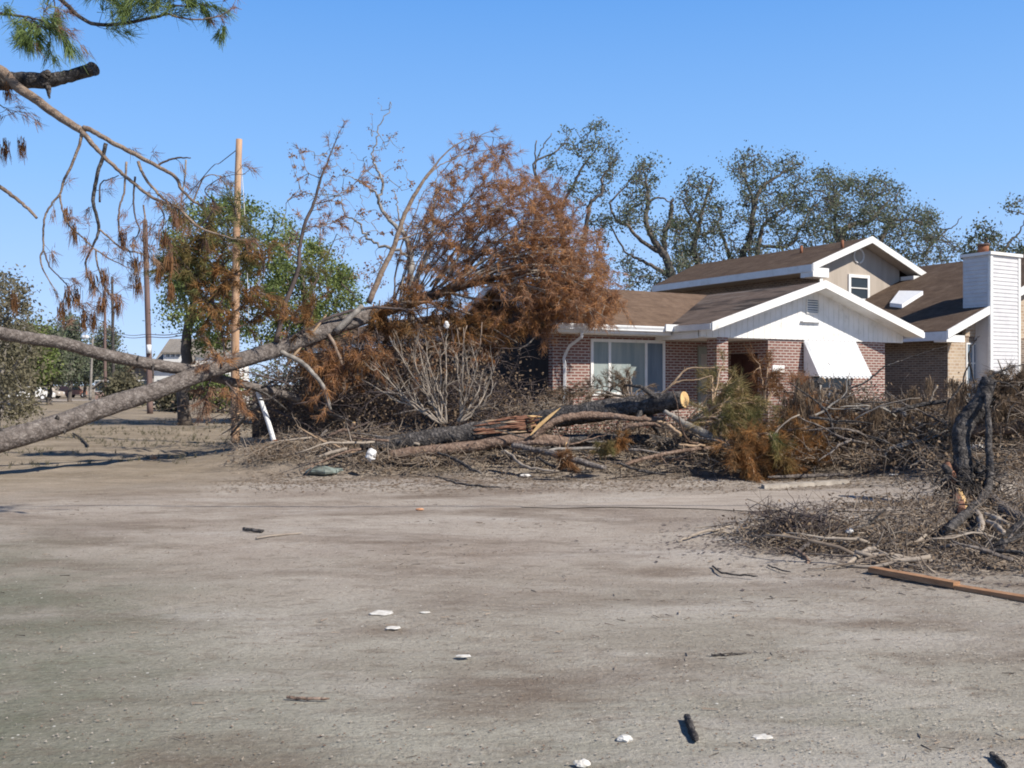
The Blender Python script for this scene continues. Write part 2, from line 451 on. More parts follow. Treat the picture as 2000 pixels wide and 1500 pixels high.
def ground_mat():
    k = N('dirt_ground')
    st = k.map((.75, 1.05, 1), rot=(0, 0, .3))
    big = k.noise(.55, 6, .62, st, .5)
    c = k.ramp(big, [(.28, C(.235,.19,.16)), (.42, C(.325,.275,.232)), (.56, C(.39,.342,.295)), (.75, C(.45,.40,.35))])
    # olive grey gravel in the near part
    sep = k.n.new("ShaderNodeSeparateXYZ"); k.l.new(k.obj, sep.inputs[0])
    x, y = sep.outputs[0], sep.outputs[1]
    nn = k.noise(.5, 4, .6)
    near = k.math('SUBTRACT', 1.0, k.math('DIVIDE', k.math('SUBTRACT', k.math('ADD', y, k.math('MULTIPLY', nn, 5.0)), 6.5), 5.5), True)
    c = k.mix(k.math('MULTIPLY', near, .75, True), c, k.ramp(big, [(.3, C(.19,.185,.145)), (.5, C(.285,.28,.23)), (.72, C(.37,.36,.305))]))
    # worn wheel tracks: paler
    tr = k.noise(.9, 5, .6, k.map((.30, .9, 1), rot=(0, 0, -.30)))
    c = k.mix(k.ramp(tr, [(.52, 0), (.66, .55)]), c, C(.50,.46,.42))
    c = k.mix(k.ramp(k.noise(.8, 6, .65, k.map((.5, 1.1, 1), loc=(9, 3, 0), rot=(0, 0, .35))), [(.50, 0), (.66, .85)]), c, C(.17,.13,.10))
    # brown leafy soil under the felled wood
    yard = k.math('DIVIDE', k.math('SUBTRACT', k.math('ADD', y, k.math('MULTIPLY', nn, 3.0)), 18.2), 1.6, True)
    c = k.mix(k.math('MULTIPLY', yard, .85), c, k.ramp(k.noise(2.5, 6, .75), [(.3, C(.10,.08,.06)), (.5, C(.22,.175,.13)), (.7, C(.36,.30,.24))]))
    # dry grass to the left
    left = k.math('DIVIDE', k.math('SUBTRACT', k.math('MULTIPLY', x, -1.0), k.math('ADD', k.math('MULTIPLY', nn, 4.0), 1.6)), 3.0, True)
    far = k.math('DIVIDE', k.math('SUBTRACT', y, 13.0), 3.0, True)
    gr = k.ramp(k.noise(1.2, 6, .7, k.map((.4, 1, 1))), [(.3, C(.17,.135,.095)), (.5, C(.28,.23,.17)), (.7, C(.40,.33,.255))])
    c = k.mix(k.math('MULTIPLY', k.math('MULTIPLY', left, far), .85), c, gr)
    # damp mossy darker patch at the near left
    ml = k.math('DIVIDE', k.math('SUBTRACT', k.math('ADD', k.math('MULTIPLY', x, -1.0), k.math('MULTIPLY', nn, 3.0)), k.math('MULTIPLY', y, .42)), 2.2, True)
    nearl = k.math('DIVIDE', k.math('SUBTRACT', 12.5, y), 5.0, True)
    c = k.mix(k.math('MULTIPLY', k.math('MULTIPLY', ml, nearl), k.ramp(k.noise(1.1, 5, .7), [(.35, .25), (.6, .8)])), c, C(.15,.16,.115))
    # fine grain and pebbles
    fine = k.noise(38, 5, .75)
    c = k.mix(k.ramp(fine, [(.36, .40), (.48, 0)]), c, C(.10,.085,.07))
    c = k.mix(k.ramp(fine, [(.57, 0), (.72, .45)]), c, C(.62,.58,.52))
    md = k.noise(7, 6, .75, k.map((.6, 1.3, 1)))
    c = k.mix(k.ramp(md, [(.34, .55), (.47, 0)]), c, C(.16,.125,.095))
    vo = k.vor(26, None, 'F1', "Distance")
    keep = k.ramp(k.vor(26, None, 'F1', "Color"), [(.90, 0), (.93, 1)])
    dot = k.math('MULTIPLY', k.ramp(vo, [(.16, 1), (.24, 0)]), keep)
    c = k.mix(dot, c, C(.72,.70,.64))
    k.color(c); k.rough(.95, .1)
    grit = k.noise(140, 3, .7)
    h = k.math('ADD', k.math('ADD', k.math('MULTIPLY', fine, .5), k.math('MULTIPLY', grit, .15)), k.math('MULTIPLY', md, 1.2))
    k.bump(h, .8, .035)
    return k.m
M['ground'] = ground_mat()
k = N('packed_road')
f = k.noise(3, 6, .7, k.map((.3, 1, 1)))
c = k.ramp(f, [(.3, C(.27,.23,.195)), (.5, C(.37,.32,.275)), (.72, C(.45,.40,.35))])
c = k.mix(k.ramp(k.noise(40, 4, .7), [(.36, .6), (.5, 0)]), c, C(.14,.12,.10))
k.color(c); k.rough(.95, .1); k.bump(k.noise(30, 4, .7), .6, .015); M['road'] = k.m
M['concrete'] = simple('concrete', [(.3, C(.24,.21,.18)), (.6, C(.40,.36,.31)), (.8, C(.50,.46,.41))], 5, .9, (30, .5, .01))

# ------------------------------------------------------------------ ground
mound(650, 18.6, 1.1, .8, .30); mound(560, 20.5, 1.2, 1.2, .22); mound(860, 19.0, 1.6, .9, .28)
mound(1080, 19.2, 1.8, .9, .36); mound(1300, 19.4, 1.6, .9, .38); mound(1480, 19.6, 1.4, 1.1, .40)
mound(1640, 20.2, 1.6, 1.3, .42); mound(1800, 20.0, 1.8, 1.3, .50); mound(1980, 18.0, 2.0, 1.8, .55)
mound(2150, 17.0, 2.2, 2.4, .6); mound(1900, 14.4, .9, .8, .22); mound(1560, 11.2, .8, .5, .12)
mound(1720, 11.5, 1.2, .9, .10); mound(1950, 11.6, 1.6, 1.2, .10); mound(1620, 13.1, .6, .3, .05)
def build_ground():
    a = np.linspace(-1, 1, 241); xs = np.sign(a) * (np.abs(a) * 26 + np.abs(a) ** 9 * 2600)
    ys = np.concatenate([np.linspace(-30, 0, 12), np.arange(0.5, 28, .13), 28 * np.exp(np.linspace(0.01, 4.7, 50))])
    V = []
    for y in ys:
        for x in xs:
            z = gz(x, y)
            if -28 < x < 28 and y < 40:
                z += .028 * mnoise.noise(Vector((x * .5, y * .8, 0))) + .012 * mnoise.noise(Vector((x * 2.3, y * 3, 4)))
                if y > 16.5: z += sstep(16.5, 18, y) * .05 * mnoise.noise(Vector((x * 2.2, y * 2.2, 9)))
            V.append((x, y, z - .012))
    n = len(xs); i = np.arange(len(ys) - 1)[:, None] * n; j = np.arange(n - 1)[None]
    fc = np.stack([i + j, i + j + 1, i + n + j + 1, i + n + j], -1).reshape(-1, 4)
    mb = MB(); mb.add(V, fc, True)
    o = mb.build("ground", M['ground']); tag(o, "dusty grey brown dirt lot with gravel", None, kind="structure")
build_ground()

def strip(name, rows, mat, dz, label, sub=10):
    """rows: (px, py_near, py_far) -> sheet draped on the ground"""
    mb = MB(); V = []
    rr = curve(np.array(rows, float), 5)
    for px, a, b in rr:
        p, q = G(px, a), G(px, b)
        for t in np.linspace(0, 1, sub):
            v = p + (q - p) * t
            jx = .10 * mnoise.noise(Vector((v[0] * 1.3, v[1] * 4, 2))) if t in (0.0, 1.0) else 0
            V.append((v[0], v[1] + jx, gz(v[0], v[1]) + dz + .028 * mnoise.noise(Vector((v[0] * .5, v[1] * .8, 0))) + .012 * mnoise.noise(Vector((v[0] * 2.3, v[1] * 3, 4)))))
    n = sub; i = np.arange(len(rr) - 1)[:, None] * n; j = np.arange(n - 1)[None]
    mb.add(V, np.stack([i + j, i + n + j, i + n + j + 1, i + j + 1], -1).reshape(-1, 4), True)
    return tag(mb.build(name, mat), label, None, kind="structure")
strip("road", [(1020, 990, 988), (1150, 990, 984), (1280, 991, 974), (1400, 994, 964), (1550, 1000, 957), (1700, 998, 952), (1850, 994, 948), (2000, 990, 944), (2250, 984, 940)], M['road'], .0, "pale packed dirt driveway strip in front of the brush heap")
# far street beyond the lot on the left
mb = MB(); mb.add([(-120, 100, .004), (-4, 100, .004), (-4, 112, .004), (-120, 112, .004)], [(0, 1, 2, 3)])
tag(mb.build("street", M['road']), "grey cross street far off on the left", None, kind="structure")
# kerb
mb = MB(); kr = [G(x, y) for x, y in ((1490, 951), (1540, 948), (1590, 945), (1655, 941))]
for a, b in zip(kr[:-1], kr[1:]):
    mb.hexa([a + (0, -.12, -.05), b + (0, -.12, -.05), b + (0, .12, -.05), a + (0, .12, -.05), a + (0, -.10, .035), b + (0, -.10, .03), b + (0, .10, .03), a + (0, .10, .035)])
tag(mb.build("kerb", M['concrete']), "short pale concrete kerb at the edge of the driveway", None, kind="structure")

# ------------------------------------------------------------------ house frame
HO = np.array([4.92, 24.5, 0.0]); UX, UY = .862, .506
HROT = math.atan2(UY, UX)
def S(px, t):
    """local s of the point on plane t seen at px"""
    k = (px - HX) / F
    return (k * (HO[1] + UX * t) - (HO[0] - UY * t)) / (UX - k * UY)
def YY(s, t): return HO[1] + UY * s + UX * t
def ZZ(py, s, t): return EYE - (py - HY) / F * YY(s, t)
def W(s, t, z): return np.array([HO[0] + UX * s - UY * t, HO[1] + UY * s + UX * t, z])
def plane_hit(px, py, fn):
    Y = 30.0
    best = None
    for Y in np.linspace(22, 60, 1500):
        p = P(px, py, Y); d = p - HO
        s = d[0] * UX + d[1] * UY; t = -d[0] * UY + d[1] * UX
        e = abs(p[2] - fn(s, t))
        if best is None or e < best[0]: best = (e, s, t, p[2])
    return best[1:]
class LB(MB):
    def build(self, name, mat, parent): return MB.build(self, name, mat, parent, rel=False)
def slab(c4, th):
    """roof slab from four top corners, thickness downward"""
    b = LB(); c = [np.array(p, float) for p in c4]; d = np.array([0, 0, -th])
    return b.hexa([c[0] + d, c[1] + d, c[2] + d, c[3] + d, c[0], c[1], c[2], c[3]])
def wall(s0, s1, t0, t1, z0, z1): return LB().box((s0, t0, z0), (s1, t1, z1))
def window_on(parent, s0, s1, t, z0, z1, mull=(), rails=(), fw=.06, pane='glass', panes=None, proud=.035, name='window', fmat='white'):
    """window on a wall facing -t"""
    b = LB()
    for a, c in (((s0, t - proud, z0), (s0 + fw, t + .01, z1)), ((s1 - fw, t - proud, z0), (s1, t + .01, z1)),
                 ((s0 + fw, t - proud, z1 - fw), (s1 - fw, t + .01, z1)), ((s0 + fw, t - proud, z0), (s1 - fw, t + .01, z0 + fw))):
        b.box(a, c)
    w = b.build(name, M[fmat], parent)
    g = LB()
    edges = [s0 + fw] + [m for m in mull] + [s1 - fw]
    for i in range(len(edges) - 1):
        a0 = edges[i] + (fw * .5 if i else 0); a1 = edges[i + 1] - (fw * .5 if i < len(edges) - 2 else 0)
        q = LB(); q.add([(a0, t - .012, z0 + fw), (a1, t - .012, z0 + fw), (a1, t - .012, z1 - fw), (a0, t - .012, z1 - fw)], [(0, 1, 2, 3)])
        q.build('pane', M[(panes[i] if panes else pane)], w)
    for m in mull:
        LB().box((m - fw * .5, t - proud + .004, z0 + fw), (m + fw * .5, t + .01, z1 - fw)).build('mullion', M[fmat], w)
    for z in rails:
        for i in range(len(edges) - 1):
            a0 = edges[i] + (fw * .5 if i else 0); a1 = edges[i + 1] - (fw * .5 if i < len(edges) - 2 else 0)
            LB().box((a0, t - proud + .006, z - .02), (a1, t + .01, z + .02)).build('rail', M[fmat], w)
    return w

# ------------------------------------------------------------------ house 1
def house_one():
    h = thing("brick_house", "low red brick house with white front gable, awning and brown roof under the fallen pine", "house", tuple(HO), HROT)
    zb = -.2
    sw, se = S(1500, .6), S(1728, .6)
    sc0, sc1 = S(1400, .6), S(1422, .6)
    sL = S(1080, 2.3)
    b = wall(sL, sw, 2.3, 2.5, zb, 3.0)                      # main front wall
    b.box((sw, .6, zb), (se, .8, 2.83))                      # wing front
    b.box((sw, .803, zb), (sw + .2, 2.3, 2.83))              # wing side in the porch
    b.box((se - .2, .803, zb), (se, 7.0, 2.83))
    b.box((sc0, .6, zb), (sc1, .97, 2.83))                   # porch column
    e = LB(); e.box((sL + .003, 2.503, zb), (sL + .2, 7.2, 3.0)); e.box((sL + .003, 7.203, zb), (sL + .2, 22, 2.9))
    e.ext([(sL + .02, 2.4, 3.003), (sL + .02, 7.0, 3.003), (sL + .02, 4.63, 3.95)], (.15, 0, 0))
    e.build("end_wall", M['shade_board'], h)  # dark boards stand in for the shade on this left-facing wall
    b.box((sL + .2, 7.0, zb), (se - .2, 7.19, 2.9))
    b.build("wall", M['brick'], h)
    # roofs
    r = slab([(0, 0, 3.12), (3.95, 0, 4.36), (3.95, 4.63, 4.36), (0, 4.63, 3.12)], .10)
    r.v += slab([(3.953, 0, 4.36), (7.9, 0, 3.12), (7.9, 7.6, 3.12), (3.953, 7.6, 4.36)], .10).v
    r.l.append(r.l[0] + 8); r.s.append(r.s[0]); r.sm.append(r.sm[0]); r.n = 16
    r.build("roof", M['roof_torn'], h)["label"] = "front wing roof with torn streaked shingles"
    r = LB()
    def add(c4, th=.10):
        q = slab(c4, th); r.add(q.v[0], q.l[0].reshape(-1, 4))
    add([(-3.6, 1.6, 3.10), (6.5, 1.6, 3.10), (6.5, 4.63, 4.36), (-3.6, 4.63, 4.36)])
    add([(-3.6, 4.633, 4.36), (6.5, 4.633, 4.36), (6.5, 7.7, 3.10), (-3.6, 7.7, 3.10)])
    add([(-3.6, 7.703, 3.06), (.2, 7.703, 4.3), (.2, 22.5, 4.3), (-3.6, 22.5, 3.06)])
    add([(.203, 7.703, 4.3), (4.0, 7.703, 3.06), (4.0, 22.5, 3.06), (.203, 22.5, 4.3)])
    r.build("roof", M['roof'], h)
    # rake boards of the front gable
    def board(p0, p1, hgt, th, t):
        (s0, z0), (s1, z1) = p0, p1
        return LB().hexa([(s0, t, z0 - hgt), (s1, t, z1 - hgt), (s1, t + th, z1 - hgt), (s0, t + th, z0 - hgt), (s0, t, z0), (s1, t, z1), (s1, t + th, z1), (s0, t + th, z0)])
    board((-.02, 3.145), (3.95, 4.39), .21, .04, -.045).build("fascia", M['white'], h)
    board((3.953, 4.39), (7.93, 3.145), .21, .04, -.045).build("fascia", M['white'], h)
    # soffits
    for a, c in (((0, 3.015), (3.95, 4.255)), ((3.953, 4.255), (7.9, 3.015))):
        q = slab([(a[0], -.003, a[1]), (c[0], -.003, c[1]), (c[0], .55, c[1]), (a[0], .55, a[1])], .02)
        q.build("soffit", M['white'], h)
    # gable panel with vertical grooves
    g = LB(); zt = lambda s: 3.0 + .3139 * (s if s < 3.95 else 7.9 - s)
    e = np.arange(.12, 7.8, .2)
    for a in e:
        c = min(a + .188, 7.79)
        if a < 3.95 < c: g.ext([(a, .55, 2.82), (c, .55, 2.82), (c, .55, zt(c)), (3.95, .55, zt(3.95)), (a, .55, zt(a))], (0, .05, 0))
        else: g.ext([(a, .55, 2.82), (c, .55, 2.82), (c, .55, zt(c)), (a, .55, zt(a))], (0, .05, 0))
    g.ext([(.1, .565, 2.83), (7.8, .565, 2.83), (7.8, .565, zt(7.8)), (3.95, .565, zt(3.95)), (.1, .565, zt(.1))], (0, .034, 0))
    g.build("gable_panel", M['white'], h)
    LB().box((.1, .603, 2.80), (sw, 2.29, 2.828)).build("porch_ceiling", M['white'], h)
    LB().box((.06, .61, 2.78), (.09, 2.28, 3.06)).build("soffit", M['white'], h)
    # vent
    s0, s1 = S(1574, .55), S(1598, .55); z1, z0 = ZZ(583, s0, .55), ZZ(612, s0, .55)
    v = LB(); 
    for a in ((s0, z0, s0 + .03, z1), (s1 - .03, z0, s1, z1), (s0 + .03, z1 - .03, s1 - .03, z1), (s0 + .03, z0, s1 - .03, z0 + .03)):
        v.box((a[0], .51, a[1]), (a[2], .549, a[3]))
    vo = v.build("vent", M['white'], h)
    LB().box((s0 + .03, .541, z0 + .03), (s1 - .03, .549, z1 - .03)).build("screen", M['blue_glass'], vo)
    for i in range(5):
        z = z0 + .05 + i * (z1 - z0 - .08) / 5
        LB().hexa([(s0 + .03, .515, z), (s1 - .03, .515, z), (s1 - .03, .538, z + .025), (s0 + .03, .538, z + .025), (s0 + .03, .515, z + .012), (s1 - .03, .515, z + .012), (s1 - .03, .538, z + .035), (s0 + .03, .538, z + .035)]).build("slat", M['white'], vo)
    s0, s1 = S(1563, .55), S(1600, .55); z = ZZ(628, s0, .55)
    LB().box((s0, .46, z - .012), (s1, .549, z + .02)).build("lamp_bracket", M['white_metal'], h)
    # gutter and eave board on the main roof
    LB().box((-3.6, 1.565, 2.90), (.0, 1.597, 3.08)).build("fascia", M['white'], h)
    gt = LB()
    prof = [(1.44, 3.10), (1.44, 3.06), (1.47, 3.0), (1.47, 2.97), (1.56, 2.97), (1.56, 3.10), (1.545, 3.10), (1.545, 2.99), (1.485, 2.99), (1.485, 3.005), (1.455, 3.065), (1.455, 3.10)]
    gt.ext([(-3.62, t, z) for t, z in prof], (3.84, 0, 0))
    gt.box((-3.64, 1.43, 2.96), (-3.623, 1.57, 3.12))
    gt.box((-.30, 1.39, 2.985), (.26, 1.437, 3.16))
    gt.build("gutter", M['white_metal'], h)
    LB().box((-3.6, 1.6, 2.88), (sw, 2.29, 2.90)).build("soffit", M['white'], h)
    # left rake board of main gable end
    for a, c in (((1.58, 3.11), (4.63, 4.37)), ((4.633, 4.37), (7.7, 3.11))):
        LB().hexa([(-3.66, a[0], a[1] - .2), (-3.603, a[0], a[1] - .2), (-3.603, c[0], c[1] - .2), (-3.66, c[0], c[1] - .2), (-3.66, a[0], a[1]), (-3.603, a[0], a[1]), (-3.603, c[0], c[1]), (-3.66, c[0], c[1])]).build("fascia", M['white'], h)
    LB().box((-.05, -.0, 2.97), (-.003, 1.57, 3.12)).build("fascia", M['white'], h)
    LB().box((7.903, -.04, 2.95), (7.98, 6.0, 3.11)).build("gutter", M['white_metal'], h)
    LB().box((-3.64, 7.72, 2.88), (-3.603, 22.4, 3.04)).build("fascia", M['white'], h)
    # downspout
    inv = lambda p: ((p - HO)[0] * UX + (p - HO)[1] * UY, -(p - HO)[0] * UY + (p - HO)[1] * UX, p[2])
    q = [inv(P(x, y, Yv)) for x, y, Yv in ((1137, 646, 24.4), (1136, 658, 24.4), (1112, 676, 24.75), (1105, 690, 24.9), (1101, 700, 24.95), (1103, 712, 24.97), (1103, 790, 24.97))]
    LB().tube(q, .045, n=4, smooth=False).build("downspout", M['white_metal'], h)
    # picture window
    w0, w1 = S(1153, 2.3), S(1298, 2.3)
    window_on(h, w0, w1, 2.3, 1.33, 2.79, mull=(S(1190, 2.3), S(1261, 2.3)), fw=.08, panes=['curtain', 'curtain', 'blue_glass'])
    # front door
    d0, d1 = S(1362, 2.3), S(1397, 2.3)
    dd = LB().box((d0, 2.25, .5), (d1 + .2, 2.297, 2.66)).build("door", streak_wall('door_paint', C(.25,.26,.22), C(.30,.31,.27), 2), h)
    for i, (za, zc) in enumerate(((.7, 1.4), (1.55, 2.45))):
        for a in (0, 1):
            x0 = d0 + .08 + a * .38; LB().box((x0, 2.235, za), (x0 + .28, 2.249, zc)).build("panel", M['beige'], dd)
    LB().tube([(d0 + .07, 2.20, 1.48), (d0 + .07, 2.248, 1.48)], .03, n=8).build("handle", M['rust'], dd)
    sd_ = LB().box((sw - .03, .98, .3), (sw - .004, 1.98, 2.45)).build("added_shade_door", M['shade_door'], h)  # added door; its dark colour stands in for shade in the porch
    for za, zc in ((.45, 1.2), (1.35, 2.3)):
        for ta in (1.08, 1.53): LB().box((sw - .045, ta, za), (sw - .031, ta + .35, zc)).build("panel", M['shade_door'], sd_)  # panels of the added shade door
    LB().tube([(sw - .09, 1.05, 1.3), (sw - .031, 1.05, 1.3)], .03, n=8).build("handle", M['rust'], sd_)  # handle of the added shade door
    # awning window + awning
    a0, a1 = S(1567, .6), 5.80
    window_on(h, a0 + .25, a1 - .2, .6, 1.15, 2.55, mull=((a0 + a1) / 2,), rails=(1.85,), fw=.05)
    aw = LB(); nr = 26; top = []; bot = []
    for i in range(nr + 1):
        s = a0 + (a1 - a0) * i / nr; d = .045 if i % 2 else 0
        top.append((s, .545 - d, 2.80 + d)); bot.append((s + .0, .0 - d, 1.84))
    V = top + bot; fs = [(i, i + 1, nr + 2 + i, nr + 1 + i) for i in range(nr)]
    aw.add(V, fs)
    V2 = [(x, y + .01, z - .006) for x, y, z in V]; aw.add(V2, [f[::-1] for f in fs])
    for i in range(nr):                                           # scalloped hem
        s = a0 + (a1 - a0) * i / nr; c = a0 + (a1 - a0) * (i + 1) / nr
        aw.box((s + .004, -.012, 1.775 + .03 * (i % 2)), (c - .004, -.004, 1.845))
    ao = aw.build("awning", M['white_metal'], h)
    for s in (a0 - .008, a1 + .002):
        LB().ext([(s, .54, 2.78), (s, .54, 1.84), (s, .0, 1.84)], (.006, 0, 0)).build("side_panel", M['white_metal'], ao)
    p0, p1 = S(1508, .6), S(1531, .6)
    LB().box((p0, .575, ZZ(727, p0, .6)), (p1, .597, ZZ(713, p0, .6))).build("plaque", M['white'], h)
house_one()

# ------------------------------------------------------------------ house 2
def lap(s0, s1, t, z0, z1, step=.125, d=.020, side=False):
    b = LB(); z = z0
    while z < z1 - .01:
        zz = min(z + step, z1)
        if side: b.hexa([(t - d, s0, z), (t, s0, z), (t, s1, z), (t - d, s1, z), (t - .002, s0, zz), (t, s0, zz), (t, s1, zz), (t - .002, s1, zz)])
        else: b.hexa([(s0, t - d, z), (s1, t - d, z), (s1, t, z), (s0, t, z), (s0, t - .002, zz), (s1, t - .002, zz), (s1, t, zz), (s0, t, zz)])
        z += step
    return b
def house_two():
    h = thing("two_storey_house", "large brown roofed brick house with beige upper gable and white sided chimney", "house", tuple(HO), HROT)
    s0 = S(1850, 1.45); eS = 10.35; k = .40; z0 = 3.27
    rz = lambda s: z0 + k * (s - eS)
    b = wall(s0 + .003, 24.5, 1.45, 1.65, -.2, 3.15)
    b.box((s0 - .004, 1.47, -.2), (s0 + .2, 18, 3.15))
    b.build("wall", M['brick2'], h)
    c1 = S(1884, 1.45)
    LB().box((s0 - .008, 1.42, -.2), (c1, 1.447, 3.1)).build("corner_pier", M['brick_pale'], h)
    LB().ext([(c1, 1.43, 3.153), (24.4, 1.43, 3.153), (18.1, 1.43, 6.1), (s0 + .9, 1.43, 3.45)], (0, .12, 0)).build("gable_wall", M['brick_pale'], h)
    # upper storey
    ua, ub = S(1601, 7.5), S(1750, 7.5) + .2
    LB().box((ua + .003, 7.56, 3), (ua + .15, 16.6, 5.85)).build("wall", M['brick2'], h)
    zp = lambda s: 5.86 + .385 * (min(s, 28.16 - s) - 10.95)
    g = LB(); g.ext([(ua, 7.5, 3.0), (ub, 7.5, 3.0), (ub, 7.5, zp(ub)), (14.08, 7.5, zp(14.08)), (ua, 7.5, zp(ua))], (0, .05, 0))
    g.build("gable_wall", M['beige'], h)
    LB().box((ua - .03, 7.46, 3), (ua + .12, 7.498, 5.9)).build("corner_board", M['white'], h)
    LB().box((ub + .003, 7.5, 3), (ub + .15, 16.6, 5.85)).build("wall", M['brick2'], h)
    r = LB()
    def add(c4, th=.12):
        q = slab(c4, th); r.add(q.v[0], q.l[0].reshape(-1, 4))
    top = 5.98 + .385 * 3.13
    add([(10.95, 6.9, 5.98), (14.08, 6.9, top), (14.08, 16.9, top), (10.95, 16.1, 5.98)])
    add([(14.083, 6.9, top), (17.21, 6.9, 5.98), (17.21, 16.9, 5.98), (14.083, 16.9, top)])
    add([(eS, .95, z0), (18.3, .95, rz(18.3)), (18.3, 17.5, rz(18.3)), (eS, 17.5, z0)])
    add([(18.303, .95, rz(18.3)), (26.2, .95, z0), (26.2, 17.5, z0), (18.303, 17.5, rz(18.3))])
    add([(16.5, 12.0, rz(18.3) - .3), (30, 12.0, rz(18.3) - .3), (30, 15.0, rz(18.3) + .75), (16.5, 15.0, rz(18.3) + .75)])
    r.build("roof", M['roof2'], h)
    def rake(a, c, hgt, t, th=.05):
        return LB().hexa([(a[0], t, a[1] - hgt), (c[0], t, c[1] - hgt), (c[0], t + th, c[1] - hgt), (a[0], t + th, a[1] - hgt), (a[0], t, a[1]), (c[0], t, c[1]), (c[0], t + th, c[1]), (a[0], t + th, a[1])])
    rake((10.93, 6.0), (14.08, top + .03), .25, 6.845).build("fascia", M['white'], h)
    rake((14.083, top + .03), (17.25, 6.0), .25, 6.845).build("fascia", M['white'], h)
    cs = S(1934, .9); ce = cs + 1.58
    rake((eS - .03, z0 + .02), (cs - .02, rz(cs - .02) + .02), .26, .895).build("fascia", M['white'], h)
    rake((ce + .02, rz(ce + .02) + .02), (18.3, rz(18.3) + .02), .26, .895).build("fascia", M['white'], h)
    # boxed eave returns
    LB().box((10.93, 6.86, 5.52), (11.75, 7.46, 5.86)).build("eave_return", M['white'], h)
    LB().box((16.45, 6.86, 5.52), (17.23, 7.46, 5.86)).build("eave_return", M['white'], h)
    LB().box((eS - .02, .96, 2.93), (eS + .86, 1.41, 3.14)).build("eave_return", M['white'], h)
    LB().box((10.90, 6.88, 5.71), (10.947, 16.1, 5.97)).build("fascia", M['white'], h)
    LB().box((eS - .05, .93, 2.98), (eS - .003, 16.5, 3.25)).build("gutter", M['white_metal'], h)
    LB().box((10.95, 7.47, 5.70), (ua, 16.0, 5.74)).build("soffit", M['beige'], h)
    for a, c in (((10.95, 5.84), (14.08, top - .13)), ((14.083, top - .13), (17.2, 5.84))):
        slab([(a[0], 6.9, a[1]), (c[0], 6.9, c[1]), (c[0], 7.49, c[1]), (a[0], 7.49, a[1])], .02).build("soffit", M['beige'], h)
    slab([(eS, .96, z0 - .13), (cs - .02, .96, rz(cs) - .13), (cs - .02, 1.41, rz(cs) - .13), (eS, 1.41, z0 - .13)], .02).build("soffit", M['beige'], h)
    # round vent
    sc = S(1676, 7.5); zc = ZZ(500, sc, 7.5)
    th = np.linspace(0, 2 * np.pi, 25)
    vo = LB().tube([(sc + .27 * math.cos(a), 7.47, zc + .27 * math.sin(a)) for a in th], .035, n=6, cap=False).build("vent", M['white'], h)
    LB().add([(sc + .26 * math.cos(a), 7.485, zc + .26 * math.sin(a)) for a in th[:-1]], [tuple(range(24))[::-1]]).build("louvre", M['beige'], vo)
    # upper window
    a, c = S(1656, 7.5), S(1697, 7.5)
    window_on(h, a, c, 7.5, ZZ(588, a, 7.5), ZZ(535, a, 7.5), rails=((ZZ(588, a, 7.5) + ZZ(535, a, 7.5)) / 2,), fw=.12, proud=.05)
    # lower window in the shaded recess
    a, c = S(1887, 1.42), S(1914, 1.42)
    window_on(h, a, c, 1.445, .9, 2.95, mull=((a + c) / 2,), rails=(1.6, 2.3), fw=.05, panes=['blue_glass', 'blue_glass'])
    # chimney
    ct = ZZ(497, cs, .9)
    ch = LB().box((cs + .02, .92, -.2), (ce - .02, 1.88, ct)).build("chimney", M['siding'], h)
    lap(cs + .12, ce - .12, .915, .3, ct - .05).build("siding", M['siding'], ch)
    lap(.98, 1.85, cs + .018, .3, ct - .05, side=True).build("siding", M['siding'], ch)
    for s in (cs, ce - .12):
        LB().box((s, .885, -.2), (s + .117, .918, ct)).build("corner_board", M['white'], ch)
    LB().box((cs - .012, .9, -.2), (cs + .018, .977, ct)).build("corner_board", M['white'], ch)
    LB().box((cs - .06, .84, ct + .003), (ce + .06, 1.95, ct + .10)).build("cap", M['white'], ch)
    fl = LB().tube([(cs + .45, 1.45, ct + .1), (cs + .45, 1.45, ct + .38)], .17, n=16).build("flue", M['rust'], ch)
    LB().tube([(cs + .45, 1.45, ct + .385), (cs + .45, 1.45, ct + .43)], .20, n=16).build("flue_cap", M['old_pole'], fl)
    # skylight and roof pipes
    q = [plane_hit(px, py, lambda s, t: rz(s)) for px, py in ((1738, 600), (1756, 576), (1803, 577), (1762, 603))]
    sk = LB(); sk.ext([np.array(v) + (0, 0, .02) for v in q], (0, 0, .14)); sk.build("skylight", M['plastic'], h)
    for px, py in ((1565, 488), (1645, 478)):
        s, t, z = plane_hit(px, py + 6, lambda s, t: top + .385 * (s - 14.08))
        LB().tube([(s, t, z - .1), (s, t, z + .28)], .06, n=8).build("roof_pipe", M['rust'], h)
    s, t = 16.9, 13.5; zz = rz(18.3) + .3
    LB().tube([(S(1826, t), t, zz - .2), (S(1826, t), t, zz + .5)], .13, n=10).build("roof_pipe", M['rust'], h)
    LB().tube([(S(1862, t), t, zz - .2), (S(1862, t), t, zz + .45)], .04, n=6).build("roof_pipe", M['rust'], h)
house_two()

# ================================================================== TREES AND FELLED WOOD
_YO = [9, 14, 17.5, 19, 20, 21, 21.8, 22.5, 23.2, 24, 24.8, 25.4, 60]
_YN = [12, 17.5, 20.5, 21.6, 22.2, 22.7, 23.2, 23.6, 24.0, 24.6, 25.1, 25.4, 60]
def fy(rows):
    out = []
    for a, b, Y, r in rows:
        Yn = float(np.interp(Y, _YO, _YN)); out.append((a, b, Yn, r * Yn / Y))
    return out
def tube_px(mb, rows, n=8, seg=5, wob=0.0, rough=0.0, cap=True):
    c = curve(PX(rows), seg, wob)
    c[:, 3] = np.maximum(c[:, 3], .003)
    mb.tube(c[:, :3], c[:, 3], n=n, cap=cap, rough=rough)
    return c

